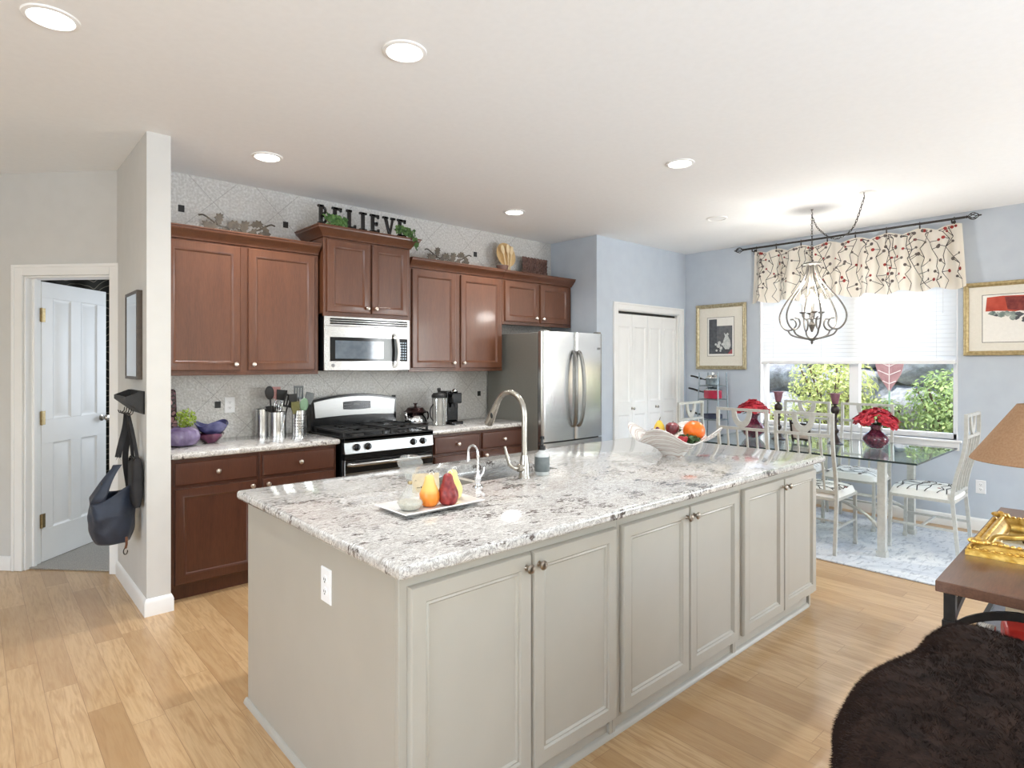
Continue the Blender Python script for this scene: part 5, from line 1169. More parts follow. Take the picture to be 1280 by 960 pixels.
# things on the glass table
m_vase = mat('crackled_ruby_vase', (110, 40, 66), .15, coat=.6); t = NT(m_vase)
t.base(t.mix(t.ramp(t.voro(36, 'DISTANCE_TO_EDGE'), [(.03, (.8, .8, .8)), (.10, (0, 0, 0))]), t.ramp(t.noise(10, 4, .8), [(.3, srgb(76, 30, 52)), (.55, srgb(132, 56, 76)), (.75, srgb(110, 92, 124))]), srgb(50, 24, 40)))
def flower_vase(x, y, s_, vlab, flab, seed, wide):
    g = random.Random(seed)
    o = MB().lathe([(.038, 0), (.052, .004), (.088, .045), (.098, .075), (.088, .108), (.052, .135), (.036, .155), (.038, .175), (.055, .198), (.050, .198), (.032, .175), (.03, .155), (0, .15)], 36, (0, 0, 0))
    o.v = [(x + p[0] * s_, y + p[1] * s_, ZG + .0005 + p[2] * s_) for p in o.v]; solo('flower_vase', o, m_vase, vlab, 'vase', 'ruby vases on the dining table')
    zt = ZG + .215 * s_; f_ = thing('red_flower_bouquet', flab, 'flowers', (x, y, ZG + .16 * s_), group='red bouquets on the dining table')
    for k in range(17):
        a = 2 * PI * k / (10 if k < 10 else 6) + g.uniform(-.2, .2); rr = 0 if k == 16 else wide * (g.uniform(.8, 1.0) if k < 10 else g.uniform(.42, .55)); c = Vector((x + rr * math.cos(a) * .9, y + rr * math.sin(a), zt + .085 - .085 * (rr / wide) ** 2 + g.uniform(-.008, .012)))
        out = (c - Vector((x, y, zt - .10))).normalized(); u_ = out.orthogonal().normalized(); v_ = out.cross(u_); b = MB()
        for ring, (np_, r0, tilt) in enumerate(((8, .060, .15), (8, .050, .6), (6, .034, 1.05))):
            for j in range(np_):
                t2 = 2 * PI * j / np_ + ring * .4 + g.uniform(-.1, .1); d = u_ * math.cos(t2) + v_ * math.sin(t2); e_ = out.cross(d)
                tip = c + (d * math.cos(tilt) + out * math.sin(tilt)) * r0 * g.uniform(.85, 1.15); mid = c + (d * math.cos(tilt + .3) + out * math.sin(tilt + .3)) * r0 * .55; w_ = r0 * .38
                b.add([c, mid - e_ * w_, tip - e_ * w_ * .6, tip + e_ * w_ * .6, mid + e_ * w_, mid + out * .004], [(0, 1, 5), (1, 2, 5), (2, 3, 5), (3, 4, 5), (4, 0, 5)])
        q = b.build('blossom', m_red_petal, f_, smooth=False)
        MB().tube(spline([(x + .006 * math.cos(a), y + .006 * math.sin(a), ZG + .16 * s_), (x + .02 * math.cos(a), y + .02 * math.sin(a), zt - .01), c], 4), .0025, 5).build('stem', m_leaf, q)
    b = MB()
    for k in range(9):
        a = 2 * PI * k / 9 + .3; d = Vector((math.cos(a), math.sin(a), g.uniform(-.35, .1))); c = Vector((x, y, zt + .005)) + d * .03; e_ = d.cross(Vector((0, 0, 1))).normalized(); L = g.uniform(.05, .085)
        b.add([c, c + d * L * .5 - e_ * .018 + Vector((0, 0, .006)), c + d * L, c + d * L * .5 + e_ * .018 + Vector((0, 0, .006))], [(0, 1, 2, 3)])
    b.build('foliage', m_leaf, f_, smooth=False)
flower_vase(5.555, 2.70, 1.15, 'ruby round-bellied vase with tall neck, seen through the chair back by the pot rack', 'bunch of red silk flowers in the vase nearest the pot rack', 3, .125)
flower_vase(5.61, 1.668, 1.0, 'ruby crackled round vase at the table corner nearest the wide floor', 'bunch of red silk flowers in the vase nearest the wall outlet', 8, .145)
m_cwood = noisy('dark_turned_wood', (40, 30, 28), (62, 48, 42), 30, .35); m_cand = noisy('mauve_candle', (128, 84, 96), (150, 104, 120), 20, .5)
for x, y, s_, lab, labc in ((5.595, 2.475, 1.0, 'turned dark candlestick beside the easel frame, nearer the pot rack', 'mauve candle in the candlestick nearer the pot rack'), (5.625, 1.99, 1.0, 'turned dark candlestick beside the easel frame, nearer the wide floor', 'reddish candle in the candlestick nearer the wide floor')):
    t_ = thing('candlestick', lab, 'candlestick', (x, y, ZG), group='candlesticks on the dining table')
    MB().lathe([(.062, .0005), (.064, .006), (.05, .014), (.036, .03), (.034, .05), (.02, .075), (.014, .09), (.026, .105), (.03, .125), (.016, .14), (.013, .19), (.024, .2), (.026, .215), (.014, .225), (.016, .26), (.032, .28), (.036, .30), (.03, .325), (.014, .335), (.012, .345), (.030, .35), (.033, .353), (0, .353)], 24, (x, y, ZG)).build('turned_stem', m_cwood, t_)
    solo('candle_cup', MB().lathe([(.022, 0), (.026, .01), (.036, .065), (.040, .085), (.054, .088), (.054, .092), (.034, .092), (.02, .07), (0, .065)], 22, (x, y, ZG + .3535)), m_cand, labc, 'candle')
t_ = thing('easel_frame', 'small dark photo frame standing on the glass table between the candlesticks', 'photo frame', (5.52, 2.235, ZG))
b = MB(); b.M = Matrix.Translation((5.53, 2.235, ZG + .001)) @ Matrix.Rotation(R(-12), 4, 'Z') @ Matrix.Rotation(R(-12), 4, 'Y') @ Matrix.Rotation(R(-90), 4, 'Z')
Mf = b.M.copy()
b.box(-.092, -.076, -.01, .006, 0, .20).box(.076, .092, -.01, .006, 0, .20).box(-.092, .092, -.01, .006, .02, .036).box(-.076, .076, -.008, .006, .165, .18); b.build('frame', m_cwood, t_)
b = MB(); b.M = Mf; b.box(-.076, .076, -.004, .002, .036, .165); b.build('photo', A('photo_beige', (196, 180, 168), (214, 200, 190)), t_)
b = MB(); b.bar((5.56, 2.235, ZG + .14), (5.62, 2.235, ZG + .001), .02, .005); b.build('easel_leg', m_cwood, t_)
# ------------------------------------------------------------------ pot rack
rx, ry = 6.34, 3.56; m_rackm = noisy('rack_steel_blue', (116, 130, 138), (140, 152, 158), 60, .35, metal=.6)
t_ = thing('pot_rack', 'narrow tiered steel pot rack standing in the corner under the still life', 'rack', (rx, ry, 0))
b = MB(); RS = ((-.11, -.13), (.11, -.13), (.11, .13), (-.11, .13))
for dx, dy in RS: b.tube([(rx + dx * 1.15, ry + dy * 1.15, .0), (rx + dx * .88, ry + dy * .88, 1.36)], .0075, 8)
b.build('upright', m_rackm, t_)
for z in (.45, .82, 1.05, 1.205):
    k = 1.15 - .27 * z / 1.36; b = MB(); C4 = [(rx + dx * k, ry + dy * k, z) for dx, dy in RS]
    for i in range(4): b.tube([C4[i], C4[(i + 1) % 4]], .006, 6)
    for j in range(1, 5): b.tube([Vector(C4[0]).lerp(Vector(C4[3]), j / 5), Vector(C4[1]).lerp(Vector(C4[2]), j / 5)], .004, 6)
    b.build('shelf', m_rackm, t_)
m_redpot = noisy('red_enamel', (160, 24, 56), (184, 40, 72), 8, .2, coat=.6); m_bluepan = noisy('navy_enamel', (34, 42, 66), (46, 54, 80), 8, .25, coat=.4)
def pan(z, r, h_, m, lab, name, cat, lid, hdir=1, yo=0):
    x, y = rx, ry + yo; t_ = thing(name, lab, cat, (x, y, z), group='pans on the pot rack')
    MB().lathe([(r * .85, 0), (r, .01), (r, h_), (r * 1.03, h_ + .004), (r * .97, h_), (r * .96, .012), (0, .008)], 28, (x, y, z)).build('pan_body', m, t_)
    d = Vector((-.55, .83, 0)); p = Vector((x, y, z + h_ * .8)) + d * r; MB().tube(spline([p, p + d * .05 + Vector((0, 0, .012)), p + d * .12 + Vector((0, 0, .035)), p + d * .17 + Vector((0, 0, .045))], 5), [.008] * 5 + [.011] * 10 + [.009], 10).build('handle', m_black, t_)
    if lid:
        q = MB().lathe([(r * 1.03, 0), (r * 1.0, .008), (r * .6, .03), (.012, .036), (0, .036)], 28, (x, y, z + h_ + .004)).build('lid', m_chrome, t_); MB().lathe([(.008, 0), (.008, .012), (.02, .018), (.02, .026), (0, .03)], 16, (x, y, z + h_ + .038)).build('lid_knob', m_chrome, q)
pan(1.2115, .078, .08, m_rackm, 'small steel saucepan with lid on the highest rack shelf', 'saucepan', 'pan', True)
pan(1.0565, .102, .095, m_redpot, 'shiny red saucepan with lid on the rack shelf below the small one', 'saucepan', 'pan', False)
pan(.8265, .108, .05, m_bluepan, 'shallow navy frying pan on the lower rack shelf, half behind a chair', 'frying_pan', 'pan', False)
solo('pan_lid', MB().lathe([(.104, 0), (.10, .008), (.06, .03), (.012, .036), (.008, .05), (.02, .056), (.02, .064), (0, .068)], 28, (rx, ry, 1.156)), m_chrome, 'silver lid resting on the shiny red saucepan', 'lid')

# ------------------------------------------------------------------ on the island: tray, hourglass, pears, card, fruit bowl
ZI = .915; m_tray = noisy('white_ceramic', (232, 230, 226), (238, 236, 233), 8, .15, coat=.5)
tx0, tx1, ty0, ty1 = 1.115, 1.475, 1.785, 2.0
t_ = thing('serving_tray', 'white rectangular tray holding the pears and hourglass on the island', 'tray', ((tx0 + tx1) / 2, (ty0 + ty1) / 2, ZI))
vs = []; 
for ins, z in ((.03, .006), (.022, .006), (0, .019), (.004, .022), (.028, .010), (.05, .0095)): vs += [(tx0 + ins, ty0 + ins, ZI + z), (tx1 - ins, ty0 + ins, ZI + z), (tx1 - ins, ty1 - ins, ZI + z), (tx0 + ins, ty1 - ins, ZI + z)]
fs = [(i * 4 + k, i * 4 + (k + 1) % 4, i * 4 + 4 + (k + 1) % 4, i * 4 + 4 + k) for i in range(5) for k in range(4)] + [(3, 2, 1, 0), (20, 21, 22, 23)]
MB().add(vs, fs).build('dish', m_tray, t_)
b = MB()
for x in (tx0 + .05, tx1 - .05):
    for y in (ty0 + .05, ty1 - .05): b.cyl((x, y, ZI + .0003), .008, .006, 10)
b.build('foot', m_tray, t_)
ZTr = ZI + .0103
m_wax_o = mat('wax_orange', (236, 140, 50), .35); t = NT(m_wax_o); sp = t.n.new('ShaderNodeSeparateXYZ'); t.link(t.coord(), sp.inputs[0])
t.base(t.ramp(t.math('MULTIPLY', sp.outputs[2], 8.0), [(.0, srgb(232, 132, 40)), (.38, srgb(240, 150, 60)), (.5, srgb(246, 190, 104)), (1, srgb(248, 204, 124))])); t.b.inputs['Subsurface Weight'].default_value = .15
m_wax_r = noisy('wax_red', (112, 26, 30), (150, 56, 52), 60, .4, .4, bd=.002); m_wax_y = noisy('wax_yellow', (246, 216, 130), (250, 226, 150), 20, .35)
def pear(x, y, s_, m, lab, lean=(0, 0)):
    t_ = thing('pear_candle', lab, 'candle', (x, y, ZTr), group='pear candles on the tray')
    b = MB().lathe([(.012, 0), (.024, .001), (.034, .012), (.039, .032), (.0375, .048), (.031, .065), (.0235, .080), (.0195, .095), (.0175, .106), (.012, .114), (.004, .117), (0, .117)], 28)
    b.v = [(x + p[0] * s_ + lean[0] * p[2], y + p[1] * s_ + lean[1] * p[2], ZTr + p[2] * s_) for p in b.v]; b.build('wax_body', m, t_)
    q = Vector((x + lean[0] * .117, y + lean[1] * .117, ZTr + .115 * s_)); MB().tube(spline([q, q + Vector((.001, 0, .008)), q + Vector((.010, -.006, .012)), q + Vector((.014, -.009, .002))], 4), .0012, 5).build('wick', m_ringw, t_)
pear(1.283, 1.882, 1.0, m_wax_o, 'two-tone orange pear candle next to the hourglass', (-.01, 0))
pear(1.348, 1.852, 1.02, m_wax_r, 'dark red pear candle on the tray, in front of the yellow one', (-.02, 0))
pear(1.415, 1.915, 1.0, m_wax_y, 'pale yellow pear candle half hidden behind the red one')
HGx, HGy = 1.198, 1.885; m_thin = thin_glass('hourglass_glass', (250, 251, 250), 1.45); m_sand = noisy('pale_sand', (192, 187, 172), (214, 209, 196), 160, .9)
n_ = m_thin.node_tree.nodes; l_ = m_thin.node_tree.links; o_ = n_['Material Output']; src_ = o_.inputs[0].links[0].from_socket
df = n_.new('ShaderNodeBsdfDiffuse'); df.inputs[0].default_value = srgb(236, 236, 232); mx = n_.new('ShaderNodeMixShader'); mx.inputs[0].default_value = .13; l_.new(src_, mx.inputs[1]); l_.new(df.outputs[0], mx.inputs[2]); l_.new(mx.outputs[0], o_.inputs[0])
t_ = thing('hourglass', 'clear faceted glass hourglass with pale sand on the white tray', 'hourglass', (HGx, HGy, ZTr))
for z0_, fl in ((.0, 1), (.197, -1)):
    b = MB(); prof = [(0, .001), (.034, .001), (.049, .022), (.047, .03), (.006, .0965)]
    b.lathe([(r, z0_ + fl * z) for r, z in prof], 8, (HGx, HGy, ZTr)); b.build('bulb_glass', m_thin, t_, ang=10)
MB().lathe([(.0, .0025), (.033, .0025), (.0465, .022), (.0445, .030), (.03, .034), (0, .036)], 8, (HGx, HGy, ZTr)).build('sand', m_sand, t_)
MB().lathe([(.0075, -.006), (.009, 0), (.0075, .006)], 12, (HGx, HGy, ZTr + .0985)).build('neck_ring', m_brass, t_)
m_kraft = noisy('kraft_card', (206, 190, 158), (216, 202, 172), 40, .8)
t_ = thing('name_card', 'beige printed card standing on the island behind the hourglass', 'card', (1.435, 2.25, ZI))
b = MB(); b.M = Matrix.Translation((1.437, 2.135, ZI + .0003)) @ Matrix.Rotation(R(-24), 4, 'Z') @ Matrix.Rotation(R(-10), 4, 'X'); Mc = b.M.copy()
b.box(-.058, .058, 0, .0015, 0, .078); b.build('card_face', m_kraft, t_)
b = MB(); b.M = Mc
g = random.Random(3); x = -.038
while x < .045:
    w_ = g.uniform(.003, .006); b.box(x, x + w_, -.0006, 0, .017, .017 + g.choice((.004, .006))); x += w_ + g.uniform(.001, .006)
b.tube([(-.046, -.0003, .045), (-.042, -.0003, .052), (-.038, -.0003, .046)], .0006, 4); b.build('print_line', m_twig, t_)
b = MB(); b.bar((1.442, 2.15, ZI + .06), (1.452, 2.185, ZI + .0015), .03, .0015); b.build('prop', m_kraft, t_)
# fruit bowl
m_bowl = mat('swirled_art_glass', (226, 220, 212), .12, coat=.6); t = NT(m_bowl)
wv = t.n.new('ShaderNodeTexWave'); wv.wave_type = 'RINGS'; wv.rings_direction = 'Z'; wv.inputs['Scale'].default_value = 8; wv.inputs['Distortion'].default_value = 3.5; wv.inputs['Detail'].default_value = 2; wv.inputs['Detail Scale'].default_value = 1.5; t.link(t.coord(), wv.inputs[0])
t.base(t.ramp(wv.outputs['Fac'], [(.2, srgb(240, 238, 234)), (.55, srgb(222, 216, 206)), (.8, srgb(188, 160, 152)), (.92, srgb(236, 233, 228))]))
trb = t.n.new('ShaderNodeBsdfTransparent'); mx = t.n.new('ShaderNodeMixShader'); mx.inputs[0].default_value = .28; t.link(t.b.outputs[0], mx.inputs[1]); t.link(trb.outputs[0], mx.inputs[2]); t.link(mx.outputs[0], t.n['Material Output'].inputs[0])
BX, BY = 3.085, 1.985
def bw(r, z, a):
    k = max(0, (r - .06) / .2); return (r * (1 + .10 * k * math.sin(4 * a + .6)), .045 * k ** 1.6 * math.sin(4 * a + .6))
solo('fruit_bowl', MB().lathe([(.062, 0), (.066, .008), (.10, .045), (.155, .082), (.215, .112), (.255, .138), (.252, .143), (.21, .118), (.15, .09), (.095, .053), (.06, .016), (0, .013)], 72, (BX, BY, ZI), wob=bw), m_bowl, 'large wavy-rimmed swirled glass bowl of artificial fruit on the island', 'bowl')
def at_bowl(dx, dy, z): return (BX + dx, BY + dy, ZI + z)
m_orange = noisy('orange_peel', (232, 104, 14), (238, 118, 24), 90, .35, .25, bd=.002)
t_ = thing('orange', 'large glossy orange at the window side of the fruit bowl', 'orange', at_bowl(.10, -.075, .09)); MB().ball(at_bowl(.10, -.075, .147), (.064, .064, .060), 32).build('peel', m_orange, t_); MB().lathe([(.006, 0), (.004, .003), (0, .003)], 8, at_bowl(.10, -.075, .206)).build('stem_end', m_leaf, t_)
m_grape = noisy('grape_purple', (70, 20, 52), (120, 40, 70), 30, .25, coat=.5)
t_ = thing('grape_bunch', 'dark red grape bunch nearest the cabinets in the fruit bowl', 'grapes', at_bowl(-.10, .05, .08)); g = random.Random(2)
for k in range(24):
    a, rr = g.uniform(0, 6.28), g.uniform(0, .042); MB().ball((BX - .095 + rr * math.cos(a), BY + .06 + rr * math.sin(a), ZI + .125 + g.uniform(0, .05) * (1 - rr / .06)), .0125, 10).build('grape', m_grape, t_)
m_yfruit = noisy('yellow_fruit', (226, 186, 60), (236, 204, 96), 14, .35)
t_ = thing('yellow_pear', 'small yellow pear with stem behind the grapes', 'pear', at_bowl(-.02, .09, .10)); MB().lathe([(.0, 0), (.025, .006), (.034, .026), (.028, .05), (.016, .068), (.010, .078), (0, .08)], 20, at_bowl(-.035, .075, .128)).build('flesh', m_yfruit, t_); MB().tube([at_bowl(-.035, .075, .206), at_bowl(-.03, .07, .228)], .002, 6).build('stem', m_bark, t_)
m_redf = noisy('dark_red_fruit', (84, 20, 30), (122, 34, 44), 20, .3, coat=.4)
t_ = thing('red_apple', 'dark red apple standing in the middle of the fruit bowl', 'apple', at_bowl(.01, .03, .10)); MB().lathe([(.0, .006), (.016, 0), (.034, .016), (.04, .038), (.036, .06), (.02, .072), (.006, .068), (0, .064)], 24, at_bowl(-.005, .005, .125)).build('flesh', m_redf, t_); MB().tube([at_bowl(-.005, .005, .19), at_bowl(-.002, .002, .206)], .002, 6).build('stem', m_bark, t_)
t_ = thing('strawberry', 'red strawberry low at the near side of the fruit bowl', 'strawberry', at_bowl(-.03, -.10, .1)); MB().lathe([(0, 0), (.018, .010), (.030, .034), (.028, .046), (.01, .052), (0, .05)], 18, at_bowl(-.035, -.085, .078)).build('flesh', noisy('berry_red', (150, 24, 40), (180, 44, 56), 80, .35, .3, bd=.002), t_)
leafcloud(MB(), at_bowl(-.035, -.085, .130), (.018, .018, .005), 14, .012, 4).build('calyx', m_leaf, t_)
for c_, r_, n_, sd, lab in (((.035, -.10, .105), (.055, .045, .03), 90, 7, 'dark green leaf sprig at the near rim of the fruit bowl, below the orange'), ((.05, .03, .15), (.05, .04, .025), 70, 9, 'dark green leaf sprig between the apple and the orange')):
    solo('greenery_sprig', leafcloud(MB(), at_bowl(*c_), r_, n_, .017, sd), m_leaf, lab, 'leaves', 'leaf sprigs in the fruit bowl', smooth=False)

# ------------------------------------------------------------------ console table, lamp, gilt frame, shelf things
CT = Matrix.Translation((2.349, .525, 0)) @ Matrix.Rotation(R(2.0), 4, 'Z')    # local x along the table, local -y its depth
cp = lambda x, y, z: tuple(CT @ Vector((x, y, z)))
TL, TD, TZ = 1.44, .46, .75
t_ = thing('console_table', 'dark brown wooden console table on arched black iron legs', 'table', cp(TL / 2, -TD / 2, 0), R(2.0))
b = MB(); b.M = CT; b.box(0, TL, -TD, 0, TZ - .036, TZ); b.build('table_top', m_walnut, t_, bev=.003)
m_darkiron = noisy('dark_iron', (32, 28, 25), (44, 39, 35), 30, .5, metal=.3)
for x in (.035, TL - .035):
    for y in (-.035, -TD + .035):
        b = MB(); b.M = CT; b.box(x - .016, x + .016, y - .016, y + .016, 0, TZ - .037).box(x - .02, x + .02, y - .02, y + .02, .59, .62); b.build('leg', m_darkiron, t_, bev=.002)
b = MB(); b.M = CT
def arch(b, p, q, z0, rise, th, w_, axis):
    n = 14; lo = []; hi = []
    for i in range(n + 1):
        u = i / n; s_ = p + (q - p) * u; z = z0 + rise * math.sin(PI * u) ** .8; lo.append((s_, z - th / 2)); hi.append((s_, z + th / 2))
    return b.prism(lo + hi[::-1], axis[1] - w_ / 2, axis[1] + w_ / 2, axis[0])
for x in (.035, TL - .035): arch(b, -TD + .05, -.05, .607, .075, .026, .014, ('x', x))
for y in (-.035, -TD + .035): arch(b, .05, TL - .05, .607, .075, .026, .014, ('y', y))
b.build('arch_brace', m_darkiron, t_)
b = MB(); b.M = CT
for y in (-.035, -TD + .035): b.prism([(.05, TZ - .037), (.05, TZ - .13), (.062, TZ - .12), (.085, TZ - .037)], y - .004, y + .004, 'y')
b.build('corner_gusset', m_darkiron, t_)
m_shelf = noisy('grey_slate_shelf', (104, 106, 114), (122, 124, 132), 20, .35)
b = MB(); b.M = CT; b.box(.02, TL - .02, -TD + .02, -.02, .36, .376); sh = b.build('lower_shelf', m_shelf, t_)
b = MB(); b.M = CT; b.box(.02, TL - .02, -.022, -.004, .352, .384); b.build('shelf_rail', m_iron, sh)
b = MB(); b.M = CT; b.M = CT @ Matrix.Translation((.56, -.15, .377)) @ Matrix.Rotation(R(12), 4, 'Z')
m_redbag = noisy('red_plastic', (170, 36, 28), (198, 52, 40), 14, .35)
solo('red_case', b.prism([(-.08, 0), (.08, 0), (.08, .08), (.04, .11), (-.07, .10), (-.08, .06)], -.10, .04, 'y'), m_redbag, 'red case on the lower shelf of the console table', 'case', bev=.012)
b = MB(); b.M = CT @ Matrix.Translation((.50, -.07, .3765)) @ Matrix.Rotation(R(4), 4, 'Z'); t_ = thing('black_box', 'black box with silver lid on the shelf beside the red case', 'box', cp(.50, -.07, .3765)); Mb = b.M.copy()
b.box(-.07, .05, -.022, .028, 0, .06); b.build('box_body', m_black, t_, bev=.004); b = MB(); b.M = Mb; b.box(-.072, .052, -.024, .03, .06, .085); b.build('lid', m_steelx, t_, bev=.004)
b = MB(); b.M = CT; b.box(.80, .82, -.32, -.09, .377, .56); t_ = solo('upright_book', b, m_kraft, 'tan book standing upright at the back of the console shelf', 'book')
# lamp
LXc, LYc = 3.13, .345
t_ = thing('table_lamp', 'table lamp with wide brown cone shade on the console table', 'lamp', (LXc, LYc, TZ))
m_shade = noisy('brown_shade', (158, 122, 90), (170, 134, 102), 120, .9, .1, bd=.001)
MB().lathe([(.23, 1.072), (.232, 1.074), (.078, 1.30), (.076, 1.30), (.228, 1.074), (.23, 1.072)], 48, (LXc, LYc, 0), caps=False).build('lamp_shade', m_shade, t_)
MB().lathe([(.06, .7505), (.062, .765), (.02, .785), (.016, .83), (.028, .88), (.036, .94), (.024, 1.0), (.012, 1.02), (.009, 1.12), (.016, 1.14), (.016, 1.18)], 28, (LXc, LYc, 0)).build('base', m_bronze, t_)
b = MB().tube([(LXc, LYc, 1.14), (LXc + .05, LYc, 1.2), (LXc, LYc, 1.305), (LXc - .05, LYc, 1.2)], .002, 6, closed=True)
for k in range(3): a = 2 * PI * k / 3; b.tube([(LXc, LYc, 1.298), (LXc + .077 * math.cos(a), LYc + .077 * math.sin(a), 1.298)], .002, 5)
b.build('harp', m_brass, t_)
# gilt frame lying flat
GFx0, GFx1, GFy0, GFy1 = .40, 1.03, -.34, -.018
t_ = thing('gilt_frame', 'ornate gilt frame lying flat on the brown console table', 'frame', cp(.7, -.18, TZ), R(2.0))
b = MB(); b.M = CT; vs = []
LP = [(0, 0), (0, .018), (.006, .024), (.02, .024), (.028, .040), (.044, .046), (.058, .036), (.068, .026), (.074, .012), (.074, .004)]
for ins, z in LP: vs += [(GFx0 + ins, GFy0 + ins, TZ + .0003 + z), (GFx1 - ins, GFy0 + ins, TZ + .0003 + z), (GFx1 - ins, GFy1 - ins, TZ + .0003 + z), (GFx0 + ins, GFy1 - ins, TZ + .0003 + z)]
b.add(vs, [(i * 4 + k, i * 4 + (k + 1) % 4, i * 4 + 4 + (k + 1) % 4, i * 4 + 4 + k) for i in range(len(LP) - 1) for k in range(4)]); b.build('moulding', m_gold, t_)
b = MB(); b.M = CT; g = random.Random(4); nb = 0
def edge_pts(ins, step):
    xa, xb, ya, yb_ = GFx0 + ins, GFx1 - ins, GFy0 + ins, GFy1 - ins; out = []
    for (p, q) in (((xa, ya), (xb, ya)), ((xb, ya), (xb, yb_)), ((xb, yb_), (xa, yb_)), ((xa, yb_), (xa, ya))):
        L = math.hypot(q[0] - p[0], q[1] - p[1]); n = int(L / step); out += [(p[0] + (q[0] - p[0]) * k / n, p[1] + (q[1] - p[1]) * k / n) for k in range(n)]
    return out
for x, y in edge_pts(.012, .022): b.ball((x, y, TZ + .026), (.009, .009, .007), 8)
for x, y in edge_pts(.044, .017): b.ball((x + g.uniform(-.002, .002), y, TZ + .046), (.008, .008, .006), 8)
b.build('beading', m_gold, t_)
for x, y in ((GFx0 + .035, GFy0 + .035), (GFx1 - .035, GFy0 + .035), (GFx1 - .035, GFy1 - .035), (GFx0 + .035, GFy1 - .035)):
    b = MB(); b.M = CT
    for k in range(7): a = 2 * PI * k / 7; b.ball((x + .020 * math.cos(a), y + .020 * math.sin(a), TZ + .05), (.014, .014, .009), 8)
    b.ball((x, y, TZ + .056), (.012, .012, .010), 10); b.build('corner_rosette', m_gold, t_)
b = MB(); b.M = CT; b.box(GFx0 + .07, GFx1 - .07, GFy0 + .07, GFy1 - .07, TZ + .002, TZ + .006); b.build('glass', m_mirror, t_)
b = MB(); b.M = CT; b.tube(spline([(.50, -.075, TZ + .03), (.56, -.09, TZ + .045), (.62, -.13, TZ + .04), (.66, -.19, TZ + .045), (.70, -.24, TZ + .035), (.66, -.27, TZ + .03), (.64, -.24, TZ + .03)], 6), [.012] * 37, 10)
b.tube(spline([(.50, -.075, TZ + .03), (.49, -.10, TZ + .03), (.515, -.115, TZ + .03), (.53, -.095, TZ + .03)], 5), .009, 8); b.build('scroll_ornament', m_gold, t_)

# ------------------------------------------------------------------ sofa arm and fur throw
m_sofa = noisy('sofa_beige', (176, 160, 142), (190, 174, 156), 150, .9, .2, bd=.001)
t_ = thing('sofa', 'beige upholstered sofa end under the brown fur throw', 'sofa', (1.62, -.5, 0))
MB().box(1.20, 2.04, -1.5, .40, .07, .60).build('arm_and_seat', m_sofa, t_, bev=.08, seg=5)
b = MB()
for x in (1.26, 1.96):
    for y in (-1.42, .30): b.lathe([(.02, 0), (.028, .085)], 14, (x, y, 0))
b.build('foot', m_cwood, t_)
m_fur = mat('fur_brown', (44, 31, 26), .9, spec=.2); t = NT(m_fur); f_ = t.noise(14, 5, .5); t.base(t.ramp(f_, [(.3, srgb(32, 22, 18)), (.7, srgb(54, 39, 32))]))
CXa, CXb, CYa, CYb, RR, ZTp = 1.37, 2.04, -1.1, .365, .13, .705
def throw(u, v):
    x = CXa - .30 + u * (CXb + .42 - CXa + .30); y = CYa + v * (CYb + .40 - CYa)
    hem = .035 * math.sin(9 * x) + .02 * math.sin(23 * y)
    c = Vector((min(max(x, CXa), CXb), min(y, CYb), 0)); d = Vector((x, y, 0)) - c; L = d.length; n = d / L if L > 1e-6 else Vector((0, 0, 0))
    if L <= RR * PI / 2: p = c + n * RR * math.sin(L / RR); z = ZTp - RR * (1 - math.cos(L / RR)); nr = n * math.sin(L / RR) + Vector((0, 0, math.cos(L / RR)))
    else: p = c + n * RR; z = ZTp - RR - (L - RR * PI / 2) * .75; nr = n
    q = Vector((p.x, p.y, z)); a = (x * .42 - y * .9)
    fold = .009 * math.sin(15 * a + 2.2 * mnoise.noise((x * 3, y * 3, 1)) * 2) * (.5 + .5 * mnoise.noise((x * 2.2, y * 2.2, 4)) + .3) + .010 * mnoise.noise((x * 4.5, y * 4.5, 2.3))
    q = q + nr * (fold + .012)
    q.y += .045 * math.exp(-((q.x - 1.66) / .20) ** 2) * min(1, max(0, (q.y - .1) / .3)) - .05 * max(0, min(1, (1.55 - q.x) / .25)) * (q.y > .2)
    q.z += .012 * math.exp(-((q.x - 1.66) / .18) ** 2) + .05 * math.exp(-((q.x - 2.12) / .14) ** 2 - ((q.y - .08) / .16) ** 2)
    return q
NU, NV = 110, 150
b = MB().grid(throw, NU, NV)
t_ = thing('fur_throw', 'dark brown faux fur throw draped over the sofa end', 'throw', (1.65, -.3, .5))
b.build('cloth', m_fur, t_, solid=.008)
g = random.Random(9); b = MB(); vs = []; fs = []
for _ in range(80000):
    u, v = g.random(), .45 + .55 * g.random(); p = throw(u, v); e_ = .004
    nr = (throw(min(1, u + e_), v) - throw(max(0, u - e_), v)).cross(throw(u, min(1, v + e_)) - throw(u, max(0, v - e_))).normalized()
    cl = mnoise.noise((p.x * 30, p.y * 30, p.z * 30)); tilt = Vector((math.sin(cl * 9), math.cos(cl * 7), g.uniform(-.4, .2))) * .45 + Vector((g.uniform(-.5, .5), g.uniform(-.5, .5), 0)) * .5 + Vector((-.5, .2, -.3))
    d = (nr + tilt).normalized(); L = g.uniform(.009, .016); s_ = d.orthogonal().normalized() * .0008; k = len(vs); p = p + nr * .004
    vs += [p - s_, p + s_, p + d * L]; fs.append((k, k + 1, k + 2))
b.add(vs, fs); o = b.build('fur_pile', m_fur, t_, smooth=False); o['kind'] = 'stuff'

